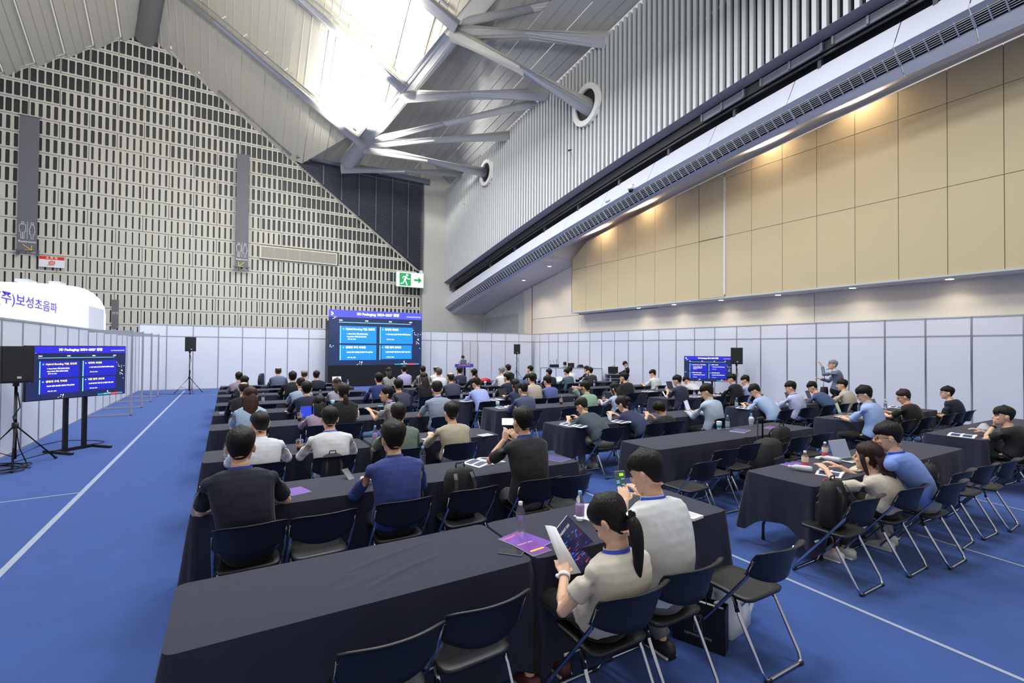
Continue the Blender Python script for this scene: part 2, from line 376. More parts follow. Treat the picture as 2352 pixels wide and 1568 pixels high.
# slatted wall, every slat a part
sw_ = thing('wall_slats', kind='structure'); slm = M('slat_white', (204, 208, 208), .55, var=.05, vs=.6)
ztop = lambda y: 14.11+.095*(34-y)
y = 34.0; k = 0
while y > 5.4:
    zb, zt = float(z1(y)), ztop(y)
    m = MB(); m.add([(0, -.06, 0), (0, .06, 0), (.16, .06, 0), (.16, -.06, 0), (0, -.06, zt-zb), (0, .06, zt-zb), (.16, .06, zt-zb), (.16, -.06, zt-zb)], [(0, 1, 5, 4), (1, 2, 6, 5), (3, 0, 4, 7), (3, 2, 1, 0), (4, 5, 6, 7)])
    m.build('slat', slm, sw_, loc=(X1, y, zb)); y -= .27; k += 1
bk = MB(); bk.add([(X1+.34, 34.3, 7), (X1+.34, 34.3, 14.2), (X1+.34, 0, 17.4), (X1+.34, 0, float(z1(0))), (X1+.34, 10, float(z1(10))), (X1+.34, 20, float(z1(20)))], [(0, 1, 2, 3, 4, 5)])
bk.build('backing', M('slat_backing', (40, 42, 48), .8), sw_)
for zz in (0,):
    g = MB()
    for q in range(14): ya, yb = 34-q*2.05, 34-(q+1)*2.05; g.bar((X1+.22, ya, ztop(ya)-2.6), (X1+.22, yb, ztop(yb)-2.6), .06, .06)
    g.build('rail', M('grille_white'), sw_)
# beige balcony wall and cream wall beneath it
beige = M('beige_board', (205, 190, 152), .85, var=.03, vs=.6, bump=.05, bs=60); cream = M('cream_wall', (230, 222, 208), .85, var=.02, vs=.4)
bw = thing('wall_right_balcony', kind='structure')
H0 = 4.06; ys = [at_x(x, 600, XB).y for x in (1313.5, 1346, 1381, 1419, 1460, 1504, 1552, 1605, 1665, 1726, 1797, 1876, 1964, 2064, 2177, 2308)]+[3.2, 2.2, 1.2]
zj = [H0, at_x(1668.5, 541.6, XB).z, at_x(1965.6, 308, XB).z]
def ztopb(y): return min(float(zb_(y))+.05, 7.0+(ys[0]-y)*.8) if y > 18.5 else float(zb_(y))+.05
MB().plate([(XB+.02, ys[0], H0+.02)]+[(XB+.02, yy, H0+.02) for yy in ()]+[(XB+.02, 1, H0+.02)]+[(XB+.02, yy, ztopb(yy)-.02) for yy in (1, 4, 8, 12, 15, 18, 20, ys[0])], .1, (1, 0, 0)).build('backing', M('joint_dark', (120, 112, 92), .9), bw)
for i in range(len(ys)-1):
    a, b = ys[i], ys[i+1]; g = .008 if i != 7 else .02; 
    lv_ = [zj[0]]+[z for z in zj[1:] if z < min(ztopb(a), ztopb(b))-.15]+[None]
    for k in range(len(lv_)-1):
        za = lv_[k]+g; t = lv_[k+1]
        zA = (t-g) if t else ztopb(a); zBq = (t-g) if t else ztopb(b)
        MB().plate([(XB, a-g, za), (XB, b+g, za), (XB, b+g, zBq), (XB, a-g, zA)], .03, (1, 0, 0)).build('panel', beige, bw)
MB().box((XB-.02, at_x(1665, 600, XB).y, (H0+8.75)/2+.05), (.05, .07, 8.75-H0-.1)).build('trim_strip', M('white_plastic'), bw)
MB().box(((XB+XC)/2, (ys[0]+1)/2, H0-.03), (XC-XB, ys[0]-1, .06)).build('underside', cream, bw)
MB().box(((XB+XC)/2, ys[0]-.02, (H0+7)/2), (XC-XB, .04, 3)).build('end_panel', beige, bw)
MB().box((XB-.01, (ys[0]+1)/2, H0-.02), (.04, ys[0]-1, .05)).build('edge_strip', M('grille_white'), bw)
cwl = thing('wall_right_upper', kind='structure')
def wallp(ya, yb, za, zbm, mat=cream, x=XC, name='panel', th=.2):
    f = (lambda y: zI(y)-.0) if zbm is None else (lambda y: zbm)
    ysx = [ya+(yb-ya)*i/4 for i in range(5)]
    MB().plate([(x, ya, za), (x, yb, za)]+[(x, q, f(q)) for q in reversed(ysx)], th, (1, 0, 0)).build(name, mat, cwl)
zj2 = at_x(1225.5, 732.6, XC).z
yc = at_x(1222, 700, XC).y; yp = at_x(1204, 700, XC).y
wallp(yc-.06, 16, zj2+.01, None); wallp(yc-.06, 22, 1, zj2-.01); wallp(22-.02, 9, 1, 4.1); wallp(9-.02, 0, 1, 4.1)
wallp(yc+.06, yp, 1, None, M('cream_pier_lit', (236, 226, 210), .85));  # pier lies flush; its brighter lighting is put into a lighter cream
MB().box((XC+.05, yc, 4), (.06, .12, 8)).build('expansion_joint', M('joint_brown', (120, 104, 94), .8), cwl)
wallp(yp+.01, 34.2, 1, None, M('plaster_light', (206, 206, 198), .85))
MB().plate([(XC-.02, 33.8, 1), (XC-.02, at_x(1190, 720, XC).y, 1), (XC-.02, at_x(1190, 720, XC).y, at_x(1190, 720, XC).z), (XC-.02, 33.8, 4.35)], .02, (-1, 0, 0)).build('recess_panel', M('recess_grey', (176, 181, 178), .8), cwl)
# downlights
def downlight(loc, pw, lab, r=.1, warm=(1, .86, .68), spot=130, nrm=None):
    t = thing('downlight', lab, 'downlight', loc, group='recessed downlights of the concourse')
    MB().lathe([(r*1.25, -.012), (r*1.3, 0), (r*1.3, .01)], 16).build('ring', M('white_plastic'), t, True)
    MB().lathe([(r, -.018), (r, -.012)], 16).build('lens', M('lamp_glow', (255, 250, 240), emit=(255, 240, 215), es=14), t)
    lamp('bulb', 'SPOT', (0, 0, -.05), pw, warm, r, (0, 0, 0), spot, parent=t)
for (x, y), q in zip(((1203, 649), (1262, 614)), ('lower', 'upper')):
    Pn = at_x(x, y, 15.9); downlight((15.9, Pn.y, float(z6(Pn.y))*.35+zB(Pn.y)*.65-.03), 120, 'round recessed downlight in the pale soffit, %s one left of the beige wall' % q)
nm = ['first', 'second', 'third', 'fourth', 'fifth', 'sixth']
for i, (x, y) in enumerate(((1398, 535), (1500, 486), (1785, 350), (1990, 250))):
    Pn = at_x(x, y, 16.85); zz = zB(Pn.y)-.02
    downlight((16.85, Pn.y, zz), 40, 'glowing downlight in the soffit above the beige wall, %s from the stage end' % nm[i], spot=165)
    lamp('glow', 'SPOT', (16.5, Pn.y, zz-.55), 300, (1, .80, .56), .12, V((-.9, 0, 1)).to_track_quat('-Z', 'Y').to_euler(), 150, blend=1)
for i, (x, y) in enumerate(((1443, 705), (1536, 698), (1646, 688), (1782, 676), (1955, 660), (2181, 640))):
    Pn = at_z(x, y, H0-.07); downlight((min(max(Pn.x, 16.85), 17.2), Pn.y, H0-.07), 16, 'oval-looking downlight under the beige balcony, %s from the stage end' % nm[i], .09, (1, .9, .74), 140)
# ======================= ROOF =======================
def nz(v): return V(v).normalized()
P0 = A0; S1 = V((1.188, .036, -.883)); dd = nz(V(ray(480, 1750))); D2 = nz((0, dd.y, dd.z)); D1 = nz(V(ray(462, 1300))); SL = V((-1.0, 0, -.735))
N2 = S1.cross(D2).normalized(); N1 = SL.cross(D1).normalized()
def hitp(px, py, p, n): d = ray(px, py); return CAM+d*((p-CAM).dot(n)/d.dot(n))
M1, M2 = hitp(790, 380, P0, N2), hitp(1110, 0, P0, N2)
roofm = M('roof_panel', (196, 192, 178), .6, var=.03, vs=.5); roofg = M('roof_panel_grey', (172, 173, 172), .6, var=.03, vs=.5)
tub = M('tube_white', (232, 231, 226), .4, var=.02, vs=1)
rf = thing('ceiling', kind='structure')
def uv2(P): # coordinates of a point of plane 2
    q = P-P0; a11, a12, a22 = S1.dot(S1), S1.dot(D2), 1.; b1, b2 = q.dot(S1), q.dot(D2); dt = a11*a22-a12*a12; return (b1*a22-b2*a12)/dt, (a11*b2-a12*b1)/dt
u1, v1 = uv2(M1); u2, v2 = uv2(M2)
def strip(P, a, b, n, w, va, vb, sgn=1, lift=.10):
    """one roof board: P + a*u + b*v"""
    up = n if n.z > 0 else -n
    A = [P+b*va[0], P+a*w+b*va[1], P+a*w+b*vb[1], P+b*vb[0]]
    mb = MB(); A2 = [A[0]-up*lift*0, A[1]-up*lift, A[2]-up*lift, A[3]]
    mb.add(A2+[p+up*.12 for p in A2], [(0, 1, 2, 3), (4, 5, 1, 0), (5, 6, 2, 1), (7, 4, 0, 3), (6, 7, 3, 2), (7, 6, 5, 4)])
    for t in (.33, .66):
        p, q = A2[0].lerp(A2[1], t), A2[3].lerp(A2[2], t); mb.bar(p-up*.012, q-up*.012, .035, .03)
    return mb
def mv(u): return v1+(v2-v1)*(u-u1)/(u2-u1)
for i in range(14):
    ua, ub = i*1.0, i*1.0+.985
    lowa = .3 if ua < u1-1 else mv(ua); lowb = .3 if ub < u1-1 else mv(ub)
    lowa, lowb = min(lowa, 1.5), min(lowb, 1.5)
    cl = lambda u, l: min(l, (5.99-.883*u)/.589-.9*(u-6.85)) if 6.85 < u < 10.5 else l
    na, nb_ = cl(ua, lowa), cl(ub, lowb)
    if na < lowa or nb_ < lowb:                                       # boards turn down to the louvre top
        lowa, lowb = na, nb_; pa, pb = P0+S1*ua+D2*lowa, P0+S1*ub+D2*lowb
        if ua < 9.3: qa, qb = V((pa.x, 34.3, 14.3)), V((pb.x, 34.3, 14.3)); k_ = MB(); k_.plate([pa, pb, qb, qa], .1, (0, 0, 1)); k_.build('panel', roofm, rf)
    if ua+.985 > u2+1.5: break
    strip(P0+S1*ua, S1, D2, N2, .985, (lowa, lowb), (-26, -26)).build('panel', roofm, rf)
for i in range(9):
    strip(P0+SL*(i*1.15), SL, D1, N1, 1.13, (0, 0), (-24, -24), lift=.22).build('panel', roofm, rf)
RG = N1.cross(N2).normalized(); RG = RG if RG.y < 0 else -RG
mb = MB(); mb.tube([P0-V((0, 0, .35))-RG*.2, P0-V((0, 0, .35))+RG*22], .52, 20); mb.build('ridge_beam', M('ridge_cream', (200, 196, 178), .6), rf, True)
mb = MB(); mb.tube([P0-V((0, 0, .12))+V((.1, 0, 0)), P0-V((0, 0, .12))+RG*22+V((.1, 0, 0))], .8, 12, flat=.3); mb.build('ridge_gap', M('ridge_dark', (90, 84, 70), .8), rf)
# right hand roof: saw tooth boards above the slatted wall
D3 = nz((0, 1, -.095)); A3 = V((-1, 0, .93)); Q0 = V((14.5, 34, 14.6)); N3 = A3.cross(D3).normalized()
for i in range(10):
    P = Q0+A3*i*1.0; strip(P-D3*0, A3, D3, N3, .96, (26, 26), (-30, -30), lift=.2).build('panel', roofg, rf)
# ---------------- steel tubes
st = thing('steel_truss', 'white tubular steel truss under the folded roof', 'truss')
off = N2 if N2.z < 0 else -N2
m_a, m_b = M1+off*.2, M2+off*.2; md = (m_b-m_a).normalized()
MB().tube([m_a+md*.5, m_b+md*8], .5, 24).build('main_tube', tub, st, True)
def rib(a, b, r, ext=0, nm='tube'):
    a, b = V(a), V(b); d = (b-a).normalized(); MB().tube([a-d*ext, b], r, 16).build(nm, tub, st, True)
for (xa, ya, xb, yb, r) in ((430, 0, 838, 335, .27), (690, 0, 930, 205, .33), (975, 0, 1050, 62, .33)):
    a, b = hitp(xa, ya, P0+off*.55, N2), hitp(xb, yb, P0+off*.55, N2); rib(a, b, r, 8, 'rafter_tube')
    c, e = a+off*-.1+V((0, -.55, .1)), b+off*-.1+V((0, -.55, .1)); rib(c, e-(e-c).normalized()*.8, .07, 8, 'conduit')
    L = (e-c).length; n = int(L/1.1)
    for k in range(n):
        q = c+(e-c)*(k+.5)/n; MB().tube([q, q-off*.35+V((0, -.1, 0))], .045, 6).build('hanger', tub, st)
for k in range(5):
    q = P0+S1*(1.0+k*1.15)+V((0, -.25, .1)); MB().tube([q, q+V((0, -.15, .55))], .06, 6).build('pipe_stub', tub, st)
MB().tube([P0+S1*3+V((0, -.3, .12)), P0+S1*6.4+V((0, -.3, .12))], .08, 8).build('edge_pipe', tub, st, True)
lineM = lambda t: m_a.lerp(m_b, t)
def tM(px, py): # parameter on the main tube nearest to a pixel
    best = min(((i/200-.3) for i in range(500)), key=lambda t: abs(prj(lineM(t))[0]-px)+abs(prj(lineM(t))[1]-py)); return lineM(best)
def prj(P):
    q = V(P)-CAM; d = q.dot(FW); return 1176+FPX*q.dot(RT)/d, 784-FPX*q.dot(UP)/d
for (xa, ya, xb, yb, r, en) in ((862, 338, 1118, 398, .36, 1.2), (1078, 78, 1352, 246, .42, 1.2), (945, 222, 1262, 216, .36, 0), (882, 328, 1232, 236, .24, 0), (880, 332, 1170, 312, .3, 0), (1092, 52, 1400, -18, .24, 0), (1080, 72, 1396, 92, .36, 0), (850, 388, 1062, 398, .3, 0)):
    a = tM(xa, ya); b = at_x(xb, yb, X1+.1+en)
    if en: bb = at_x(xb-4, yb-2, X1); b = a.lerp(bb, 1.0)+(bb-a).normalized()*.5
    rib(a, b, r, 0, 'strut')
for (x, y) in ((1118, 397), (1348, 242)):
    c = at_x(x, y, X1-.05); mb = MB()
    ro, ri = (.82, .6) if x < 1200 else (.95, .7)
    mb.loft([[c+V((dx, math.cos(2*PI*k/28)*rr, math.sin(2*PI*k/28)*rr)) for k in range(28)] for dx, rr in ((0, ri), (-.12, ri), (-.12, ro), (.05, ro))], caps=False)
    t = mb.build('pipe_collar', tub, label='white round collar where the %s strut pierces the slatted wall' % ('lower' if x < 1200 else 'upper'), cat='collar', smooth=False)
    MB().lathe([(ri, -.01), (ri, .01)], 24, T=Matrix.Translation(c+V((.02, 0, 0))) @ Matrix.Rotation(PI/2, 4, 'Y')).build('opening', blk, t)
# hanging high bay lamps in view
for i, (x, y) in enumerate(((884, 38), (843, 175), (805, 288))):
    c = hitp(x, y, P0+off*1.5, N2)
    t = thing('hanging_lamp', 'bright hanging lamp on a thin rod under the roof, %s of three' % ('highest', 'middle', 'lowest')[i], 'lamp', c, group='rod lamps under the roof')
    MB().lathe([(.05, .3), (.16, .12), (.2, 0), (.17, -.05)], 14).build('housing', M('white_plastic'), t, True)
    MB().lathe([(.16, -.08), (.17, -.05)], 14).build('lens', M('lamp_hot', (255, 255, 255), emit=(240, 245, 255), es=40), t)
    MB().tube([(0, 0, .25), (.05, -.1, 2.2)], .02, 6).build('rod', M('grille_white'), t)
    lamp('bulb', 'SPOT', (0, -.3, .15), (500, 2200, 3600)[i], (1, .97, .92), .15, (-off).to_track_quat('-Z', 'Y').to_euler(), 150, parent=t, blend=.5)
# ---------------- small fixtures on the walls
def camera_dome(c, lab, rz=0):
    t = thing('dome_camera', lab, 'camera', c, rz); wh = M('white_plastic')
    MB().tube([(0, .15, .12), (0, .02, .12), (0, 0, .05)], .03, 8).build('arm', wh, t, True)
    MB().lathe([(.04, .1), (.11, .06), (.13, -.04), (.12, -.09)], 16).build('housing', wh, t, True)
    MB().ball((0, 0, -.12), .1, 14, 8).build('dome', M('glossy_black', (12, 12, 14), .1), t, True)
camera_dome(at_y(939, 692, 33.75), 'white dome camera on the perforated wall below the exit sign')
camera_dome(at_x(1449, 430, 13.95), 'white dome camera on the bright fascia', R(-90))
cs = at_x(1396, 461, 14.2); t = thing('sensor_box', 'small grey sensor plate on the fascia left of the dome camera', 'sensor', cs); MB().box((0, 0, 0), (.12, .3, .08), bev=.02).build('plate', M('grille_white'), t)
for i, (x, y) in enumerate(((1309, 345), (1066, 467))):
    c = at_x(x, y, 14.08); t = thing('spot_camera', 'tiny %s fitting on the slatted wall' % ('black wired', 'grey')[i], 'fitting', c)
    MB().tube([(0, .12, .03), (0, -.12, -.02)], .04, 8).build('body', M('glossy_black') if i == 0 else M('grille_white'), t)
    if i == 0: MB().tube([(0, -.1, 0), (-.02, -.2, -.4), (0, -.25, -.9)], .012, 5).build('cable', M('grille_white'), t)
# ======================= SIGNS, SCREENS, BOOTH =======================
bang = M('banner_grey', (106, 108, 114), .7); wht = M('print_white', (235, 236, 238), .6); yel = M('print_yellow', (240, 205, 40), .6)
def ring2(mb, c, r, w, n=20, y=-.01):
    mb.loft([[V((c[0]+math.cos(2*PI*k/n)*q, y+dy, c[1]+math.sin(2*PI*k/n)*q)) for k in range(n)] for dy, q in ((0, r-w), (-.008, r-w), (-.008, r+w), (0, r+w))], caps=False)
def poly2(mb, pts, w, y=-.012, close=False):
    q = pts+[pts[0]] if close else pts
    for a, b in zip(q, q[1:]): mb.bar((a[0], y, a[1]), (b[0], y, b[1]), w, .008, up=(0, 1, 0))
def restroom(loc, wd, arrow, lab):
    t = thing('hanging_banner', lab, 'banner', loc)
    MB().box((0, 0, 3.46), (wd, .02, 6.85)).build('cloth', bang, t)
    b = MB(); b.box((0, .0, 6.9), (wd+.16, .05, .05)); b.box((0, 0, .02), (wd+.22, .06, .05)); b.box((-wd/2, .1, -.12), (.1, .1, .2)); b.box((wd/2, .1, -.12), (.1, .1, .2)); b.build('rod', M('dark_steel'), t)
    ic = MB(); s = wd/.7
    for cx, wom in ((-.17*s, 0), (.17*s, 1)):
        ring2(ic, (cx, 1.42), .05, .008)
        if wom: poly2(ic, [(cx-.05, 1.34), (cx-.12, 1.0), (cx-.08, .98), (cx-.05, 1.1), (cx-.1, .86), (cx-.04, .86), (cx-.04, .62), (cx+.04, .62), (cx+.04, .86), (cx+.1, .86), (cx+.05, 1.1), (cx+.08, .98), (cx+.12, 1.0), (cx+.05, 1.34)], .014, close=True)
        else: poly2(ic, [(cx-.1, 1.34), (cx-.12, 1.28), (cx-.12, .96), (cx-.07, .96), (cx-.07, 1.2), (cx-.06, .62), (cx-.005, .62), (cx-.005, .95), (cx+.005, .95), (cx+.005, .62), (cx+.06, .62), (cx+.07, 1.2), (cx+.07, .96), (cx+.12, .96), (cx+.12, 1.28), (cx+.1, 1.34)], .014, close=True)
    poly2(ic, [(0, 1.5), (0, .6)], .012); ic.build('pictogram', wht, t)
    text('lettering', 'Restroom', .155*s, wht, t, (0, -.014, .47), (PI/2, 0, 0), bold=.002)
    ar = MB(); d = arrow
    poly2(ar, [(-.16*d, .32), (.16*d, .06)], .03); poly2(ar, [(.17*d, .3), (.17*d, .05), (-.1*d, .05)], .03); ar.build('arrow', yel, t)
restroom(at_y(62, 577, 33.6)+V((0, 0, .02)), .74, 1, 'tall grey hanging restroom banner at the left edge of the perforated wall')
restroom(at_y(555, 614, 33.6)+V((0, 0, .02)), .68, -1, 'tall grey hanging restroom banner in the middle of the perforated wall')
c = at_y(119, 613, 33.7); t = thing('hydrant_sign', 'red and white fire hose sign below the left banner', 'sign', c)
MB().box((0, 0, .26), (1.0, .04, .56)).build('board', wht, t); MB().box((0, -.022, .46), (.98, .01, .16)).build('header', M('sign_red', (214, 48, 40), .6), t)
text('lettering', '소 화 전', .14, wht, t, (0, -.03, .46), (PI/2, 0, 0), bold=.003)
h = MB(); [ring2(h, (.0, .2), r, .011, y=-.02) for r in (.04, .08, .12)]; poly2(h, [(-.2, .08), (0, .08)], .02, -.02); poly2(h, [(.12, .2), (.12, .36)], .012, -.02); h.build('hose_symbol', M('sign_red'), t)
c = at_y(941.5, 659, 33.6); t = thing('exit_sign', 'green and white running man exit sign with right arrow', 'sign', c)
gr = M('sign_green', (20, 152, 84), .5, emit=(20, 152, 84), es=.35); wg = M('sign_white', (232, 240, 236), .5, emit=(232, 240, 236), es=.35)
MB().box((0, 0, .52), (2.0, .12, 1.04)).build('board', wg, t); MB().box((0, .02, .52), (2.08, .08, 1.1)).build('frame', M('exit_frame', (150, 180, 165), .5), t)
MB().box((-.37, -.065, .52), (.84, .012, .9)).build('door_symbol', gr, t)
mn = MB(); mn.ball((-.24, -.075, .84), (.085, .01, .085)); q = -.078
for pts, wd in (([(-.3, .72), (-.42, .48)], .15), ([(-.32, .72), (-.5, .74), (-.58, .58)], .06), ([(-.28, .7), (-.2, .56), (-.02, .56)], .06), ([(-.42, .46), (-.3, .3), (-.24, .1)], .08), ([(-.42, .46), (-.52, .26), (-.72, .2)], .08)): poly2(mn, pts, wd, q)
mn.build('running_figure', wg, t)
ar = MB(); ar.box((.45, -.07, .52), (.34, .012, .14)); ar.add([(.6, -.076, .76), (.6, -.076, .28), (.86, -.076, .52)], [(0, 1, 2)]); ar.build('arrow', gr, t)
# small banner behind the booth
c = at_y(264, 744, 33.93); t = thing('hanging_banner', 'small dark grey banner right of the white booth', 'banner', c); MB().box((0, 0, .55), (.3, .02, 1.6)).build('cloth', bang, t)
text('lettering', '안내', .14, wht, t, (0, -.014, .6), (PI/2, 0, 0))
# ---- lit booth of a neighbouring stand, seen over the left partition
XBo = -5.0; bt = thing('exhibition_booth', 'white backlit exhibition booth with curved top behind the left partition', 'booth', (0, 0, 0))
pts = [at_x(x, y, XBo) for x, y in [(0, 760), (0, 650), (60, 650), (120, 652), (170, 657), (195, 663), (215, 674), (230, 688), (240, 705), (243, 725), (243, 760)]]
pts = [V((XBo, 9, 1.0)), V((XBo, 9, 3.5))]+pts[1:-1]+[V((XBo, pts[-1].y, 1.0))]
MB().plate(pts, .5, (-1, 0, 0)).build('sign_wall', M('booth_white', (240, 243, 255), .5, emit=(232, 238, 255), es=.85), bt)
def txt_x(s, px, py, size, col, name='lettering', sx=2.2):
    P = at_x(px, py, XBo+.02); return text(name, s, size, col, bt, P, (PI/2, 0, PI/2), bold=.006, align='LEFT', sx=sx)
vio = M('sign_violet', (74, 58, 180), .5, emit=(74, 58, 180), es=.25)
txt_x('(주)보성초음파', -8, 680, .36, vio); txt_x('TCO', 84, 757, .62, vio, sx=1.8)
bx = MB(); P1 = at_x(170, 700, XBo+.3); bx.box((XBo+.35, P1.y+1.2, 2.4), (.7, 2.4, P1.z*2-4.8)); bx.build('cabinet', M('booth_grey', (222, 224, 236), .6), bt)
for i in range(10):
    P = at_x(103+(i % 2)*7+(i//4)*70 % 140, 703+(i//2 % 2)*7+(i % 3)*8, XBo+.01); MB().box(P, (.02, .03, .03)).build('bolt', M('grille_white'), bt)
for i in range(2): P = at_x(60+i*72, 650+i*4, XBo-.2); MB().box(P+V((0, 0, .05)), (.3, .7, .08)).build('roof_light', M('grille_white'), bt)
# ---------------- slide used on the LED wall and both televisions
def slide(parent, W, H, y, s_em, hdr, bg, box, body):
    """flat screen picture, centre at origin, screen plane facing -Y"""
    e = lambda n, c, k=1: M(n, c, .4, emit=c, es=s_em*k)
    def rect(name, cx, cz, w_, h_, m, d=0): return MB().box((cx*W/2, y-d, cz*H/2), (w_*W, .004, h_*H)).build(name, m, parent)
    bgm = e('slide_bg'+bg[0], bg[1])
    if len(bgm.node_tree.nodes) < 5:
        nt = bgm.node_tree; b = nt.nodes['Principled BSDF']; tc = nt.nodes.new('ShaderNodeTexCoord'); wv = nt.nodes.new('ShaderNodeTexVoronoi'); wv.distance = 'MANHATTAN'; wv.inputs['Scale'].default_value = 1.7 if W > 3 else 4.5
        nt.links.new(tc.outputs['Object'], wv.inputs[0]); m1 = nt.nodes.new('ShaderNodeMath'); m1.operation = 'MULTIPLY'; m1.inputs[1].default_value = 11; nt.links.new(wv.outputs[0], m1.inputs[0]); m2 = nt.nodes.new('ShaderNodeMath'); m2.operation = 'FRACT'; nt.links.new(m1.outputs[0], m2.inputs[0])
        cr = nt.nodes.new('ShaderNodeValToRGB'); nt.links.new(m2.outputs[0], cr.inputs[0]); cr.color_ramp.elements[0].color = lin(bg[1]); cr.color_ramp.elements[0].position = .22; cr.color_ramp.elements[1].color = lin(bg[2]); cr.color_ramp.elements[1].position = .34
        n = nt.nodes.new('ShaderNodeTexNoise'); n.inputs['Scale'].default_value = 1.3; nt.links.new(tc.outputs['Object'], n.inputs[0]); mx = nt.nodes.new('ShaderNodeMix'); mx.data_type = 'RGBA'; mx.blend_type = 'MULTIPLY'; mx.inputs[0].default_value = .7
        nt.links.new(cr.outputs[0], mx.inputs[6]); nt.links.new(n.outputs[0], mx.inputs[7]); nt.links.new(mx.outputs[2], b.inputs['Emission Color']); b.inputs['Base Color'].default_value = (.01, .01, .02, 1)
    rect('picture', 0, 0, 1, 1, bgm)
    rect('title_bar', 0, .87, 1, .13, e('slide_hdr'+hdr[0], hdr[1]), .003)
    wt = e('slide_white', (250, 250, 255), 1.6); yl = e('slide_head'+body[0], body[1], 1.3); lb = e('slide_line', (110, 190, 245), 1.3)
    T = lambda s, x, z, size, m, al='LEFT', b=.0: text('lettering', s, size*H, m, parent, (x*W/2, y-.008, z*H/2), (PI/2, 0, 0), .0005, b*H, al)
    T('3D Packaging: 2024~2027 전망', .02, .87, .062, wt, 'CENTER', .0015); T('Hybrid Bonding기술과 공정 및 비용', .97, .84, .019, wt, 'RIGHT')
    rect('logo_mark', -.94, .9, .012, .03, wt, .006); rect('logo_mark', -.92, .86, .012, .03, wt, .006); rect('logo_mark', -.94, .82, .012, .02, wt, .006)
    rect('timeline', -.03, .56, .77, .008, lb, .006)
    for x, s in ((-.76, '2024'), (-.23, '2025'), (.28, '2026'), (.74, '2027')): T(s, x, .63, .03, wt, 'CENTER')
    for x, zc, hh, wq in ((-.4, .12, .31, .38), (-.4, -.52, .27, .38), (.43, .12, .31, .36), (.43, -.5, .26, .34)): rect('text_box', x, zc, wq, hh, e('slide_box'+box[0], box[1]), .003)
    for x in (-.765, .06):
        rect('side_line', x, .12, .008, .31, lb, .006); rect('side_line', x, -.52, .008, .27, lb, .006)
    for x, z, hd, ls in ((-.66, .32, 'Hybrid Bonding 기술 고도화', ('< 10μm Pitch 구현 (2024-2025)', '<1μm Pitch 목표 (2026-2027)')), (.16, .33, '대역폭 극대화', ('> 1000 GB/s 칩 간 데이터 대역폭 (2027)',)), (-.66, -.34, '생태계 구축 가속화', ('CHIPS 법과 연계된 생태계 구축 본격화',)), (.16, -.33, '이종 집적 고도화', ('AI 및 HPC용 이종 칩 3D 통합 기술 성숙',))):
        T(hd, x, z, .045, yl, b=.001)
        MB().ball(((x-.045)*W/2, y-.006, z*H/2), (.013*H, .003, .013*H), 10, 6).build('bullet', lb, parent)
        for k, l in enumerate(ls): T(l, x+.02, z-.17-k*.1, .029, wt, b=.0005)
        T('출처: DS, 2025', x+.04, z-.36, .024, wt)
    rect('badge', .66, -.965, .28, .03, e('slide_teal', (40, 130, 160)), .003); rect('badge', .76, -.965, .09, .03, e('slide_red', (235, 70, 90)), .006)
    rg = random.Random(3)
    dots = MB()
    for k in range(46):
        x, z = rg.choice(((.86, 0), (.9, 0), (.6, -.9), (-.35, -.9), (-.85, .72), (-.9, -.3)))
        dots.box(((x+rg.uniform(-.07, .07))*W/2, y-.004, (z+rg.uniform(-.06, .06)+(rg.uniform(-.4, .3) if x > .8 else 0))*H/2), (.012*H, .002, .008*H))
    dots.build('circuit_dots', wt, parent, kind='stuff')
led = thing('led_wall', 'large black LED wall on the stage showing a blue slide', 'screen', (6.68, 25.2, 2.47))
MB().box((0, .42, -1.05), (4.86, .8, 4.0-.16), bev=.01).build('casing', M('led_casing', (38, 42, 52), .6), led)
MB().box((0, -.01, -1.92), (4.84, .04, 1.08)).build('skirt', M('black_cloth', (20, 21, 27), .9, bump=.4, bs=8, stretch=(6, 1, .3)), led)
slide(led, 4.84, 2.83, -.0, .95, ('A', (62, 66, 200)), ('A', (38, 86, 160), (12, 22, 60)), ('A', (22, 112, 200)), ('A', (255, 255, 255)))
def tv(name, lab, loc, rz, W=1.68, H=.96, hgt=1.5, yw=None):
    t = thing(name, lab, 'television', loc, rz); bk = M('tv_black', (14, 14, 16), .35); m = M('tv_stand_black', (20, 20, 22), .45)
    MB().box((0, .03, hgt), (W+.03, .05, H+.03), bev=.006).build('bezel', bk, t)
    s = thing('display'); s.parent = t; s.location = (0, 0, hgt)
    # picture pieces hang on the display part
    slide(s, W, H, -.0, .7, ('B', (42, 38, 190)), ('B', (16, 18, 70), (40, 60, 120)), ('B', (30, 34, 168)), ('B', (250, 238, 60)))
    for x in (-.16, .16): MB().box((x, .1, hgt/2-.1), (.07, .05, hgt+.1)).build('pole', m, t)
    MB().box((0, .1, .035), (.72, .06, .05)).build('crossbar', m, t)
    for x in (-.33, .33): MB().box((x, 0, .025), (.06, .72, .045), bev=.008).build('foot', m, t)
tv('television_stand', 'large television on black floor stand in front of the left partition', (-2.45, 12.12, 0), R(45))
tv('television_stand', 'television on black floor stand in front of the right partition', (15.75, 12.0, 0), R(-52), 1.66, .93, 1.28)
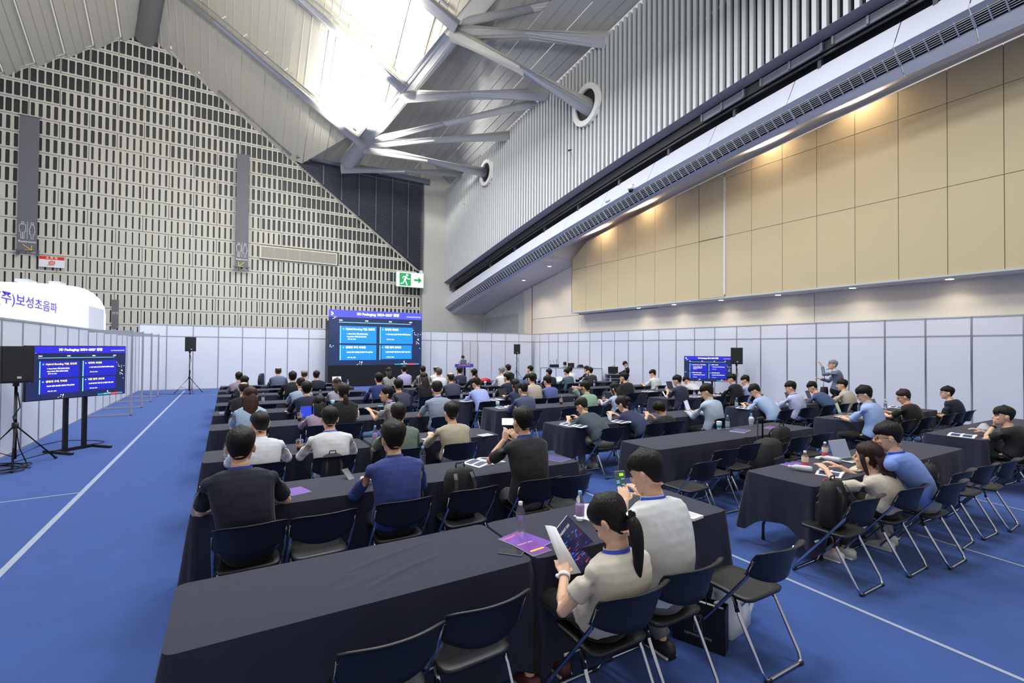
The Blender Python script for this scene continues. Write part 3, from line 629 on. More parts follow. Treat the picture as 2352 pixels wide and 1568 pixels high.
# ---------------- loudspeakers on tripods
def tripod(loc, rz, top, lab):
    t = thing('speaker_stand', lab, 'stand', loc, rz, group='black tripod speaker stands'); m = M('stand_black', (18, 18, 20), .45)
    MB().tube([(0, 0, .12), (0, 0, top)], [.024, .02], 10).build('pole', m, t, True); MB().lathe([(.04, .62), (.045, .66), (.04, .72)], 12).build('collar', m, t, True)
    for k in range(3):
        a = 2*PI*k/3+.4; c, s = math.cos(a), math.sin(a)
        l = MB().tube([(0.02*c, .02*s, .66), (.56*c, .56*s, .03)], .015, 8).build('leg', m, t, True); MB().ball((.57*c, .57*s, .025), .025, 8, 6).build('rubber_foot', M('black_rubber'), l, True)
        MB().tube([(.02*c, .02*s, .16), (.34*c, .34*s, .28)], .009, 6).build('brace', m, t, True)
    cb = [(.02, -.02, top-.1), (.05, -.03, top-.35), (-.03, -.03, top-.5), (.03, -.03, top-.8), (0, -.04, .7), (.05, -.05, .3), (.15, .1, .02)]
    MB().tube(cb, .008, 6).build('cable', M('black_rubber'), t, True)
def speaker(loc, rz, lab, s=1):
    t = thing('loudspeaker', lab, 'speaker', loc, rz, group='loudspeakers on tripods'); b = M('speaker_black', (24, 25, 27), .6, bump=.3, bs=300)
    mb = MB(); mb.loft([[V((x*s, y*s, z*s)) for x, y in ((-.19, -.17), (.19, -.17), (.2, -.12), (.13, .18), (-.13, .18), (-.2, -.12))] for z in (0, .02, .58, .6)]); mb.build('cabinet', b, t)
    MB().box((0, -.175*s, .3*s), (.35*s, .015, .55*s), bev=.005).build('grille', M('speaker_grille', (16, 16, 18), .5, bump=.6, bs=400), t)
    MB().box((.02, -.186*s, .09*s), (.05, .006, .035)).build('badge', M('grille_white'), t)
    MB().lathe([(.04, -.06), (.04, 0)], 10).build('socket', M('stand_black'), t)
for (loc, rz, top, l, s) in (((-3.02, 11.0, 0), R(20), 1.32, 'left edge of the scene', 1.0), ((-1.42, 24.4, 0), R(14), 1.72, 'front left corner by the partition', 1.0), ((14.6, 24.2, 0), R(-25), 1.62, 'stage right of the lectern', .95), ((16.35, 11.2, 0), R(-52), 1.42, 'right partition beside the television', 1.02)):
    tripod(loc, rz, top, 'black tripod stand at the '+l); speaker((loc[0], loc[1], top+.06), rz, 'black loudspeaker on a tripod, '+l, s)
cb = M('black_rubber')
def cable(pts, lab, r=.007):
    q = []; pts = [V(p) for p in pts]
    for i in range(len(pts)-1):
        for k in range(6):
            t = k/6; p0, p1, p2, p3 = pts[max(i-1, 0)], pts[i], pts[i+1], pts[min(i+2, len(pts)-1)]
            q.append(.5*((2*p1)+(p2-p0)*t+(2*p0-5*p1+4*p2-p3)*t*t+(3*p1-p0-3*p2+p3)*t**3))
    MB().tube(q+[pts[-1]], r, 6).build('cable', cb, smooth=True, label=lab, cat='cable')
rg = random.Random(5)
cable([(-3.1+.35*math.cos(a*1.9)*(1+.2*math.sin(a)), 10.7+.4*math.sin(a*1.9), .012+.004*a) for a in range(14)], 'tangled black cable coil under the left loudspeaker stand', .009)
cable([(-3.2, 11.2, .01), (-2.9, 11.9, .01), (-2.6, 12.3, .01), (-2.2, 12.9, .01), (-2.9, 13.4, .01), (-3.2, 13.0, .01)], 'thin black cable looping around the television stand foot')
cable([(-3.1, 25, .01), (-2.6, 24.2, .01), (-2.2, 24.5, .01), (-1.9, 24.1, .01), (-1.5, 24.3, .01), (-1.2, 24.1, .01)], 'black cable on the carpet to the back left speaker')
# lectern, laptop, counter, case
le = thing('lectern', 'clear acrylic lectern with a purple banner strip at the stage', 'lectern', (11.25, 24.5, 0)); ac = M('acrylic', (220, 230, 240), .1, trans=.9)
MB().box((0, 0, .55), (.1, .06, 1.1)).build('column', ac, le); MB().box((0, 0, .015), (.55, .4, .03)).build('base', ac, le); MB().box((0, 0, 1.1), (.7, .42, .02)).build('desk', ac, le)
MB().box((.0, -.22, 1.03), (1.12, .02, .19)).build('banner_strip', M('purple_print', (92, 60, 180), .6), le)
text('lettering', '테크 인사이트 세미나', .08, M('print_yellow'), le, (0, -.235, 1.05), (PI/2, 0, 0), bold=.001)
# ======================= TABLES, CLOTHS, CHAIRS =======================
ROWN = [2.42, 4.28, 6.17, 8.47, 10.27, 11.92, 14.0, 15.6, 17.2]; TD = .68; TW = 1.8
clothm = M('navy_black_cloth', (35, 38, 57), .9, var=.08, vs=3, bump=.12, bs=500, sheen=.12)
tbm = M('table_grey', (150, 150, 150), .6); tfm = M('table_leg_grey', (72, 74, 80), .4, .4)
def make_table():
    t = thing('folding_table', None, 'table')
    MB().box((TW/2, TD/2, .715), (TW-.04, TD-.04, .03), bev=.006).build('tabletop', tbm, t)
    for x, s in ((.22, -1), (TW-.22, 1)):
        a = MB(); a.tube([(x, .1, .69), (x, .1, .3), (x-.0, .05, .16), (x, .05, .02)], .014, 6); a.tube([(x, TD-.1, .69), (x, TD-.1, .3), (x, TD-.05, .16), (x, TD-.05, .02)], .014, 6)
        a.tube([(x, .1, .3), (x, TD-.1, .3)], .011, 6); a.tube([(x, .1, .62), (x, TD-.1, .62)], .011, 6); a.build('leg_frame', tfm, t, True)
        for y in (.05, TD-.05): MB().lathe([(.018, 0), (.018, .03)], 8, (x, y, 0)).build('foot_cap', M('black_rubber'), t)
    return t
def cloth_mesh(hl, hn, hr, hf, tip, seed, wr=0):
    """rectangular cloth lying on the table; drops: left, near, right, far; corner tips hang lower"""
    rg = random.Random(seed); per = []; r = .05; W, D = TW+.01, TD+.01
    def arc(cx, cy, a0): return [(cx+r*math.cos(a0+k*PI/2/5), cy+r*math.sin(a0+k*PI/2/5), 1) for k in range(6)]
    nx, ny = 22, 9
    def side(a, b, n): return [(a[0]+(b[0]-a[0])*i/n, a[1]+(b[1]-a[1])*i/n, 0) for i in range(1, n)]
    P = []
    P += side((r, 0), (W-r, 0), nx)+arc(W-r, r, -PI/2)+side((W, r), (W, D-r), ny)+arc(W-r, D-r, 0)+side((W-r, D), (r, D), nx)+arc(r, D-r, PI/2)+side((0, D-r), (0, r), ny)+arc(r, r, PI)
    n = len(P); cx, cy = W/2, D/2; rings = []
    ph = [rg.uniform(0, 6.28) for _ in range(6)]
    def drop(x, y):
        dl, dn, dr_, df = x, y, W-x, D-y
        w_ = [(max(dl, .001), hl), (max(dn, .001), hn), (max(dr_, .001), hr), (max(df, .001), hf)]
        w_.sort(); L = w_[0][1]
        if w_[1][0] < .3: t = max(0, 1-w_[1][0]/.3); L = L*(1-t*.5)+w_[1][1]*t*.5+tip*t*t
        return L
    nd = 7
    for j in range(nd+1):
        t = j/nd; ring = []
        for i, (x, y, c) in enumerate(P):
            xa, ya, _ = P[i-1]; xb, yb, _ = P[(i+1) % n]; tx, ty = xb-xa, yb-ya; l = math.hypot(tx, ty); ox, oy = ty/l, -tx/l
            L = drop(x, y); s = i/n*2*PI
            fold = (.018*math.sin(s*13+ph[0])+.015*math.sin(s*23+ph[1])+.012*math.sin(s*7+ph[2]))*t
            if c: fold += .07*t*math.sin((i % 37)*1.1+ph[3]) * .5+.045*t
            z = .7385-.012*(1-math.cos(min(t*6, 1)*PI/2)) - L*t if j else .7385
            q = 0 if j == 0 else (.006+fold+.015*t)
            ring.append(V((x-.005+ox*q, y-.005+oy*q, z)))
        rings.append(ring)
    mb = MB(); mb.loft(rings, caps=False)
    # top with fine wrinkles
    g, gy = (110, 44) if wr else (24, 8); vs = []
    for a in range(g+1):
        for b in range(gy+1):
            x, y = W*a/g, D*b/gy; e = min(x, W-x, y, D-y)
            z = .7385
            if wr and e > .01:
                for (ax, ay, bx_, by_, hh) in ((.74, .36, 1.42, .59, .007), (.84, .13, 1.36, .36, .010), (.72, .19, 1.06, .28, .004), (.68, .28, .87, .35, .004), (.99, .30, 1.14, .37, .004), (.9, .05, 1.02, .16, .004), (1.0, .04, 1.1, .14, .003)):
                    dx_, dy_ = bx_-ax, by_-ay; l2 = dx_*dx_+dy_*dy_; tq = ((x-ax)*dx_+(y-ay)*dy_)/l2; cq = min(max(tq, 0), 1); dd_ = math.hypot(x-ax-dx_*cq, y-ay-dy_*cq-.02*math.sin(cq*PI)); z += hh*math.sin(min(max(tq, .0), 1)*PI)**.6*math.exp(-(dd_/.016)**2)
            vs.append((x-.005, y-.005, z))
    # clip corners to the rounded outline
    def cl(p):
        x, y, z = p[0]+.005, p[1]+.005, p[2]
        for ccx, ccy in ((r, r), (W-r, r), (r, D-r), (W-r, D-r)):
            if abs(x-cx) > W/2-r and abs(y-cy) > D/2-r and abs(x-ccx) <= r+.001 and abs(y-ccy) <= r+.001:
                d = math.hypot(x-ccx, y-ccy)
                if d > r: x, y = ccx+(x-ccx)*r/d, ccy+(y-ccy)*r/d
        return (x-.005, y-.005, z)
    mb.add([cl(v) for v in vs], [(a*(gy+1)+b, (a+1)*(gy+1)+b, (a+1)*(gy+1)+b+1, a*(gy+1)+b+1) for a in range(g) for b in range(gy)])
    return mb.mesh('tablecloth', clothm, True)
CL = {'L': [cloth_mesh(.66, .6, .66, .6, .03, s) for s in (1, 2)], 'S': [cloth_mesh(.42, .44, .42, .4, .2, s) for s in (3, 4, 5)], 'W': cloth_mesh(.68, .62, .5, .6, .03, 8, 3)}
tab0 = make_table(); used = [False]
ORD = ['first', 'second', 'third', 'fourth', 'fifth', 'sixth', 'seventh', 'eighth', 'ninth']
BX = {'A': (-.225, 1.62), 'B': (4.68, 6.49), 'C': (9.6, 11.42)}
BN = {'A': 'left', 'B': 'middle', 'C': 'right'}
TABLES = []
for r in range(9):
    for b in 'ABC':
        if b == 'B' and r > 7 or b == 'C' and r > 6: continue
        for k in (0, 1):
            x = BX[b][k]; y = ROWN[r]
            if r == 0 and b == 'C': x -= .3; y += .08
            x += random.Random(r*7+k).uniform(-.01, .01)
            where = '%s table row from the camera, %s block, %s half' % (ORD[r], BN[b], ('left', 'right')[k])
            t = copy_tree(tab0); t.location = (x, y, 0)
            t['label'] = 'folding table under the dark cloth, '+where; t['group'] = 'folding tables of the seminar'
            kk = 'L' if b == 'A' else 'S'; me = CL[kk][(r+k) % len(CL[kk])]
            if r == 0 and b == 'A' and k == 0: me = CL['W']
            obj('tablecloth', me, None, (x, y, 0), 0, 'dark navy cloth, '+where, 'tablecloth', 'dark tablecloths'); TABLES.append((r, b, k, x, y))
for o in list(tab0.children)+[tab0]: bpy.data.objects.remove(o)
# folding chair
bpl = M('chair_black_plastic', (27, 27, 29), .45, bump=.05, bs=300, spec=.5); chrome = M('chrome_tube', (190, 195, 205), .16, 1); blp = M('chair_hinge_black', (20, 20, 22), .5)
def make_chair():
    t = thing('folding_chair', None, 'chair')
    mb = MB(); rings = []                       # seat: rounded slab, dished
    for z, ins in ((.418, .02), (.422, .004), (.438, 0), (.446, .01)):
        ring = []
        for k in range(28):
            a = 2*PI*k/28; c, s = math.cos(a), math.sin(a); e = .32
            x = .205*abs(c)**e*(1 if c > 0 else -1); y = .2*abs(s)**e*(1 if s > 0 else -1)
            x *= 1-.06*(y > 0); l = 1-ins/.2; ring.append(V((x*l, y*l, z)))
        rings.append(ring)
    rings.append([V((p.x*.8, p.y*.8, .440)) for p in rings[-1]]); rings.append([V((p.x*.3, p.y*.3, .436)) for p in rings[-2]])
    mb.loft(rings); mb.build('seat', bpl, t, True)
    mb = MB(); rings = []                       # back: curved shell with rolled top
    nu = 14
    prof = [(.555, .026), (.56, .012), (.61, .014), (.68, .010), (.755, 0), (.785, -.016), (.797, -.036)]
    for side in (0, 1):
        pass
    def bp_(u, z, dy, off):
        x = .232*u; y = -.285+.075*abs(u)**2.4+dy-(.795-.6)*0-.04*(z-.6)/.2
        return V((x, y-off, z-(.02*abs(u)**5 if z > .74 else -(.062*abs(u)**2.2) if z < .57 else -(.03*abs(u)**2.2) if z < .62 else 0)))
    outer = [[bp_(-1+2*i/nu, z, dy, .018) for i in range(nu+1)] for z, dy in prof]; inner = [[bp_(-1+2*i/nu, z, dy, 0) for i in range(nu+1)] for z, dy in prof]
    W_ = nu+1; vs = [p for r_ in outer for p in r_]+[p for r_ in inner for p in r_]; o = len(prof)*W_; fs = []
    for j in range(len(prof)-1):
        for i in range(nu): a = j*W_+i; fs.append((a, a+1, a+W_+1, a+W_)); fs.append((o+a+W_, o+a+W_+1, o+a+1, o+a))
        a = j*W_; fs.append((o+a, a, a+W_, o+a+W_)); a += nu; fs.append((a, o+a, o+a+W_, a+W_))
    for i in range(nu): a = i; fs.append((o+a, o+a+1, a+1, a)); a = (len(prof)-1)*W_+i; fs.append((a, a+1, o+a+1, o+a))
    mb.add(vs, fs); mb.build('backrest', bpl, t, True)
    f = [(-.222, -.245, .72), (-.222, -.2, .6), (-.222, .215, .06), (-.205, .235, .02), (-.18, .24, .013), (.18, .24, .013), (.205, .235, .02), (.222, .215, .06), (.222, -.2, .6), (.222, -.245, .72)]
    MB().tube(f, .0115, 8).build('front_frame', chrome, t, True)
    g = [(-.19, -.10, .40), (-.2, -.13, .33), (-.2, -.28, .06), (-.185, -.3, .02), (-.16, -.305, .013), (.16, -.305, .013), (.185, -.3, .02), (.2, -.28, .06), (.2, -.13, .33), (.19, -.10, .40)]
    MB().tube(g, .0115, 8).build('rear_frame', chrome, t, True)
    for x in (-.2, .2): MB().tube([(x*.97, -.09, .42), (x, -.12, .345)], .0155, 8).build('hinge_sleeve', blp, t, True)
    MB().tube([(-.21, .04, .33), (.21, .04, .33)], .008, 6).build('stretcher', M('grille_white'), t)
    for x in (-.17, .17):
        MB().box((x, .24, .012), (.05, .028, .022), bev=.005).build('foot_pad', blp, t); MB().box((x, -.305, .012), (.05, .028, .022), bev=.005).build('foot_pad', blp, t)
    return t
chair0 = make_chair(); CHAIRS = []
def chair(x, y, rz, label):
    c = copy_tree(chair0); c.location = (x, y, 0); c.rotation_euler = (0, 0, rz); c['label'] = label; c['group'] = 'black folding chairs'; CHAIRS.append((x, y)); return c
# ======================= PEOPLE =======================
tx = bpy.data.textures.new('folds', 'CLOUDS'); tx.noise_scale = .15; tx.noise_depth = 2
def skinm(c): return M('skin_%s' % c, c, .55, var=.04, vs=12, spec=.35)
def clothmat(c, pat=None):
    m = M('garment_%s%s' % (c, pat or ''), c, .85, var=.06, vs=6, bump=.45, bs=9, stretch=(1, 1, .5), sheen=.1)
    if pat and not m.get('p'):
        m['p'] = 1; nt = m.node_tree; b = nt.nodes['Principled BSDF']; tc = nt.nodes.new('ShaderNodeTexCoord')
        if pat in ('hs', 'vs'):
            w_ = nt.nodes.new('ShaderNodeTexWave'); w_.bands_direction = 'Z' if pat == 'hs' else 'X'; w_.inputs['Scale'].default_value = 16 if pat == 'hs' else 14; w_.inputs['Distortion'].default_value = .6; nt.links.new(tc.outputs['Object'], w_.inputs[0])
            cr = nt.nodes.new('ShaderNodeValToRGB'); cr.color_ramp.elements[0].position = .45; cr.color_ramp.elements[1].position = .55; cr.color_ramp.elements[0].color = lin('24262e'); cr.color_ramp.elements[1].color = lin('c8c6c0'); nt.links.new(w_.outputs[0], cr.inputs[0])
        else:
            w_ = nt.nodes.new('ShaderNodeTexVoronoi'); w_.inputs['Scale'].default_value = 75; nt.links.new(tc.outputs['Object'], w_.inputs[0]); cr = nt.nodes.new('ShaderNodeValToRGB'); cr.color_ramp.elements[0].position = .07; cr.color_ramp.elements[1].position = .11; cr.color_ramp.elements[0].color = lin('7c88b4'); cr.color_ramp.elements[1].color = lin(c); nt.links.new(w_.outputs[0], cr.inputs[0])
        nt.links.new(cr.outputs[0], b.inputs['Base Color'])
    return m
def hairm(c): return M('hair_%s' % c, c, .55, var=.3, vs=30, bump=1, bs=70, stretch=(1, 1, .1), spec=.28)
HR = [(-.116, .022, .074, .030), (-.106, .038, .086, .005), (-.088, .051, .092, -.030), (-.062, .060, .094, -.055), (-.032, .067, .093, -.078), (0, .0725, .091, -.092), (.03, .076, .093, -.099), (.058, .0745, .089, -.098), (.083, .066, .075, -.086), (.102, .047, .050, -.062), (.114, .020, .014, -.03)]
def head_ring(k, n, inf=0.):
    z, w_, yf, yb = HR[k]; cy, hy = (yf+yb)/2, (yf-yb)/2; r = []
    for i in range(n):
        a = 2*PI*i/n; s, c = math.sin(a), math.cos(a); e = .86
        r.append(V(((w_+inf)*math.copysign(abs(s)**e, s), cy+(hy+inf)*math.copysign(abs(c)**e, c), z*(1+inf*4))))
    return r
def head_mb(mb, T, female, lod):
    n = 20; mb.loft([head_ring(k, n) for k in range(len(HR))], T=T)
    mb.tube([(0, .086, .028), (0, .1, .0), (0, .113, -.026), (0, .108, -.038), (0, .09, -.042)], [.008, .011, .0145, .012, .006], 8, T=T)
    for s in (-1, 1):
        mb.ball((s*.014, .097, -.036), (.008, .008, .007), 6, 5, T=T)
        mb.ball((s*.079, -.008, -.012), (.009, .02, .031), 8, 6, T=T); mb.ball((s*.084, -.014, -.004), (.007, .016, .022), 8, 6, T=T)
        mb.ball((s*.03, .078, .02), (.022, .014, .008), 8, 5, T=T); mb.ball((s*.035, .07, -.03), (.025, .02, .02), 8, 6, T=T)
    mb.ball((0, .086, -.062), (.024, .012, .011), 8, 5, T=T); mb.ball((0, .078, -.1), (.02, .016, .014), 8, 5, T=T)
def hair_mesh(kind, T, rng, col):
    mb = MB(); n = 32; rows = []
    thick = {'bald': (.004, .005), 'cap': (.006, .008)}.get(kind, (.006, .024))
    m = 18
    for j in range(m+1):
        tt = j/m; z = -.116+.232*tt
        k = next((q for q in range(len(HR)-1) if HR[q+1][0] >= z), len(HR)-2); f = (z-HR[k][0])/(HR[k+1][0]-HR[k][0]); f = min(max(f, 0), 1)
        ra, rb = head_ring(k, n), head_ring(k+1, n); ring = []
        for i in range(n):
            p = ra[i].lerp(rb[i], f); a = 2*PI*i/n; fr = math.cos(a)            # 1 front, -1 back
            front_h, side_h, back_h = .056, .010, -.086
            if kind in ('long', 'pony', 'bun', 'bob'): front_h, side_h, back_h = .060, -.02, -.1
            if kind == 'bald': front_h, side_h, back_h = .075, .012, -.075
            h = front_h*max(fr, 0)**1.2+side_h*(1-abs(fr)**1.5)+back_h*max(-fr, 0)**.8
            if fr > .3 and kind in ('fringe', 'short', 'tousled'): h -= .022*(fr-.3)
            d = (p.z-h)/.018; g = min(max(d, 0), 1); g = g*g*(3-2*g)
            top = min(max((p.z-.0)/.09, 0), 1); th = thick[0]+(thick[1]-thick[0])*top
            if kind == 'bald' and p.z > .09: g *= max(0, 1-(p.z-.09)/.015)
            if kind == 'tousled': th += .010*top
            q = p.normalized()*((-.008)*(1-g)+g*th)
            nz_ = noise.noise(V((p.x*26+rng, p.y*26, p.z*9)))*.006*g
            if kind in ('curly', 'tousled'): nz_ += noise.noise(V((p.x*70+rng, p.y*70, p.z*70)))*.008*g
            ring.append(p+q+p.normalized()*nz_)
        rows.append(ring)
    rows.append([V((p.x*.3, p.y*.3, p.z+.014)) for p in rows[-1]])
    mb.loft(rows, T=T)
    if kind in ('fringe', 'short', 'tousled'):                         # layered tips over the brow and temples
        for i in range(9):
            a = (-.8+1.6*i/8); x = .07*math.sin(a); y = .085*math.cos(a)
            l = .05 if kind != 'fringe' else .075
            mb.tube([(x*.8, y*.75, .1), (x*1.0, y+.018, .075), (x*1.08, y+.016, .075-l*.5), (x*1.08, y+.008, .075-l)], [.018, .02, .014, .002], 6, T=T, flat=.6)
    return mb
def bez(p, n):
    o = []; m = len(p)-1
    for i in range(n+1):
        t = i/n; q = [V(x) for x in p]
        while len(q) > 1: q = [a.lerp(b, t) for a, b in zip(q, q[1:])]
        o.append(q[0])
    return o
def ik(a, b, l1, l2, pole):
    a, b = V(a), V(b); d = b-a; L = d.length
    if L > (l1+l2)*.995: b = a+d.normalized()*(l1+l2)*.995; d = b-a; L = d.length
    x = (l1*l1-l2*l2+L*L)/(2*L); h = math.sqrt(max(l1*l1-x*x, 0)); u = d/L; pl = V(pole)-u*u.dot(V(pole)); pl.normalize()
    return a+u*x+pl*h, b
def hand_mb(mb, wr, fdir, up, side, lod, curl=.5, rad=1):
    """palm, four fingers of unequal length and a thumb from the side of the palm"""
    f = V(fdir).normalized(); u = (V(up)-f*f.dot(V(up))).normalized(); s = f.cross(u)*side       # s: towards the thumb
    c = wr+f*.045
    def P(a, b, e): return wr+f*a+s*b+u*e
    mb.loft([[P(a, b*wd, e*.013) for b, e in ((-1, -.5), (-1, .5), (-.5, 1), (.5, 1), (1, .5), (1, -.5), (.5, -1), (-.5, -1))] for a, wd in ((-.01, .024), (.02, .032), (.06, .041), (.088, .040))])
    r = .0078*rad if lod == 0 else .0088
    for k, L in enumerate((.068, .076, .072, .056)):
        b = .031-.0207*k; p = [P(.075, b, 0), P(.092, b, 0)]; ang = 0
        q = p[-1]
        for sg in (.42, .32, .26):
            ang += curl*(.75 if sg == .42 else .7); q = q+(f*math.cos(ang)-u*math.sin(ang))*L*sg; p.append(q)
        mb.tube(p, [r*1.1, r*1.05, r, r*.93, r*.75], 7)
    mb.tube([P(.012, .024, -.004), P(.04, .048, -.012), P(.066, .056, -.022-curl*.01), P(.088, .05, -.03-curl*.02)], [.014, .0125, .0105, .008], 7)
def rem(o, vox, smooth=2, disp=0):
    m = o.modifiers.new('remesh', 'REMESH'); m.mode = 'VOXEL'; m.voxel_size = vox; m.use_smooth_shade = True
    if smooth: s = o.modifiers.new('smooth', 'SMOOTH'); s.factor = .5; s.iterations = smooth
    if disp: d = o.modifiers.new('folds', 'DISPLACE'); d.texture = tx; d.strength = disp; d.mid_level = .5; d.texture_coords = 'GLOBAL'
MID = M('eye_dark', (25, 18, 16), .2)
def person(label, H, pel, yaw=0, shirt='c8c8c8', sleeve=.55, pants='1c1c20', hair='short', hc='17130f', lod=2, fem=0, arms='table', hy=0, hp=0, lan=None, pat=None, collar=None, stand=0, glasses=0, shoe='d8d8d8', tilt=0, size=1, side_lean=0, feet=None, group=None, sk='dfb496'):
    """H head centre (world), pel pelvis (world); builds one figure"""
    t = thing('person', label, 'person', (pel[0], pel[1], 0), yaw, group)
    Mi = Matrix.Rotation(-yaw, 3, 'Z'); L_ = lambda p: Mi @ (V(p)-V((pel[0], pel[1], 0)))
    h = L_(H); pz = pel[2]; lean = max(-.2, min(.9, h.y/.5)); fs = .93 if fem else 1.0
    Rh = Matrix.Rotation(hy, 4, 'Z') @ Matrix.Rotation(tilt, 4, 'Y') @ Matrix.Rotation(-hp, 4, 'X'); T = Matrix.Translation(h) @ Rh @ Matrix.Scale(size*1.09, 4)
    nk = h+V((0, -.035-.05*max(lean, 0), -.138)); nb = h+Rh.to_3x3() @ V((0, -.035, -.06))
    P0_ = V((0, -.03, pz)); mid = P0_.lerp(nk, .5)+V((0, -.075-.05*max(lean, 0), 0))
    sp = bez([P0_, P0_.lerp(mid, .6)+V((0, -.03, 0)), mid+V((0, -.03, 0)), nk+V((0, -.035, -.09)), nk], 12)
    gw = (.17 if fem else .19)*size
    prof = [(0, .18, .125), (.12, .18, .13), (.3, .165, .12), (.5, .178, .125), (.7, .195, .125), (.84, gw+.012, .108), (.91, .165, .088), (.965, .098, .07), (1, .062, .06)]
    if fem: prof = [(a, b*.9, c*.93) for a, b, c in prof]
    def torso(mb, inf, t0=0, t1=1, flare=0):
        rings = []
        for q in range(13):
            tq = t0+(t1-t0)*q/12; k = next(i for i in range(len(prof)-1) if prof[i+1][0] >= tq-1e-6); f = (tq-prof[k][0])/(prof[k+1][0]-prof[k][0]); w_ = prof[k][1]*(1-f)+prof[k+1][1]*f+inf; d_ = prof[k][2]*(1-f)+prof[k+1][2]*f+inf
            x = tq*12; i = min(int(x), 11); c = sp[i].lerp(sp[i+1], x-i); tg = (sp[min(i+1, 12)]-sp[max(i-1, 0)]).normalized(); fy = V((1, 0, 0)).cross(tg)*-1; fy = tg.cross(V((1, 0, 0)))
            if tq > .9: tg2 = (tg+V((0, 0, 1))*.5).normalized(); fy = tg2.cross(V((1, 0, 0)))
            w_ += flare*(1-tq)
            rings.append([c+V((1, 0, 0))*w_*math.copysign(abs(math.sin(a))**.85, math.sin(a))+fy*d_*math.copysign(abs(math.cos(a))**.9, math.cos(a)) for a in [2*PI*k_/20 for k_ in range(20)]])
        mb.loft(rings)
    sc = sp[10]+V((0, .0, .008)); sh = [sc+V((s*(gw-.002), .0, -.03)) for s in (-1, 1)]
    ua, fa = .285*fs*size, .25*fs*size
    def wl(p): return L_(p) if len(p) == 3 else p
    G = {'table': ((-.13, max(.40, h.y+.18), .79), (.13, max(.40, h.y+.18), .79)), 'wide': ((-.17, max(.40, h.y+.16), .79), (.17, max(.40, h.y+.16), .79)), 'lap': ((-.09, .25, .64), (.09, .27, .66)), 'laptop': ((-.1, max(.43, h.y+.2), .80), (.1, max(.43, h.y+.2), .80)),
         'phone': ((-.05, h.y+.26, max(h.z-.30, .80)), (.05, h.y+.26, max(h.z-.30, .80))), 'chin': ((-.15, .36, .80), (.06, h.y+.09, h.z-.15)), 'chinl': ((-.05, h.y+.09, h.z-.15), (.15, .36, .80)), 'ear': ((-.10, h.y+.02, h.z-.02), (.16, .4, .79)), 'up': ((-.16, .42, 1.23), (.12, .36, .84)),
         'down': ((-.25, .02, .78), (.25, .02, .78)), 'write': ((-.18, max(.38, h.y+.14), .79), (.08, max(.42, h.y+.18), .79))}
    hands = G.get(arms) if isinstance(arms, str) else [wl(a) if a is not None else V((s*.14, .42, .79)) for a, s in zip(arms, (-1, 1))]
    arm = []
    for s, sp_, hd in zip((-1, 1), sh, hands):
        hd = V(hd); pole = V((s*.8, -.45, -.8)) if not stand else V((s*.5, -.25, -1))
        if (hd-sp_).length < .2: hd = sp_+V((0, .3, -.1))
        e, w2 = ik(sp_, hd, ua, fa, pole); arm.append((sp_, e, w2))
    fd = [((a[2]-a[1]).normalized()*.7+V((0, .35, .0 if a[2].z < .85 else .25))).normalized() for a in arm]
    if arms in ('chin',): fd[1] = V((-.1, -.1, 1))
    if arms in ('chinl',): fd[0] = V((.1, -.1, 1))
    # ---- body: head, neck, torso, arms, hands, legs in one surface
    b = MB(); head_mb(b, T, fem, lod); b.tube([nb, nk.lerp(nb, .4), nk+V((0, 0, -.05))], [.056*fs, .06*fs, .07*fs], 12)
    torso(b, -.03, .0, .98)
    for s, (p, e, w2), f_ in zip((-1, 1), arm, fd):
        b.tube([p, p.lerp(e, .5), e, e.lerp(w2, .3), w2], [.043*fs, .043*fs, .037*fs, .039*fs, .026*fs], 10)
        b.ball(e, .034*fs, 10, 6)
        upv = V((0, 0, 1)) if f_.z < .6 else V((0, -1, 0))
        if lod < 2 or True: hand_mb(b, w2, f_, upv, -s, lod, .45)
    if stand:
        kn = [V((s*.1, .02, .5)) for s in (-1, 1)]; an = [V((s*.11, -.02, .09)) for s in (-1, 1)]
    else:
        kn = [V((s*.13, .40, .49)) for s in (-1, 1)]; an = [V((s*.12, .36, .09)) for s in (-1, 1)]
        if feet: an = [wl(q) for q in feet]; kn = [V((s*.13, .38, .49)) for s in (-1, 1)]
    hp_ = [P0_+V((s*.085, 0, -.01)) for s in (-1, 1)]
    for s, p, k_, a in zip((-1, 1), hp_, kn, an): b.tube([p, k_, a, a+V((0, .0, -.03))], [.06, .045, .032, .03], 8)
    o = b.build('body', skinm(sk), t, True); rem(o, (.0052, .0085, .0125)[lod], 1)
    # ---- shirt
    g = MB(); torso(g, .016, 0 if not stand else -.0, .965, .012)
    for (p, e, w2) in arm:
        if sleeve <= 1: q = p.lerp(e, sleeve/1.0*.98); g.tube([p+(p-e)*.05, p.lerp(q, .5), q], [.058*fs, .062*fs, .062*fs], 12)
        else: q = e.lerp(w2, min(sleeve-1, .96)); g.tube([p+(p-e)*.05, p.lerp(e, .6), e, q], [.058*fs, .058*fs, .054*fs, .042*fs], 12); g.ball(e, .057*fs, 10, 6)
        g.ball(p+V((0, 0, -.004)), .058*fs, 12, 8)
    cm = clothmat(shirt, pat); o = g.build('shirt', cm, t, True); rem(o, (.009, .013, .02)[lod], 2, (.014, .014, .014)[lod])
    # ---- trousers
    g = MB(); g.ball(P0_+V((0, .0, -.02)), (.178*fs, .15, .12 if not stand else .14), 16, 10)
    for s, p, k_, a in zip((-1, 1), hp_, kn, an):
        g.tube([p, p.lerp(k_, .5), k_, k_.lerp(a, .5), a+V((0, 0, .015))], [.098*fs, .09*fs, .072*fs, .066*fs, .06*fs], 12); g.ball(k_, .07*fs, 10, 6)
    o = g.build('trousers', clothmat(pants), t, True); rem(o, (.011, .016, .022)[lod], 2, .014)
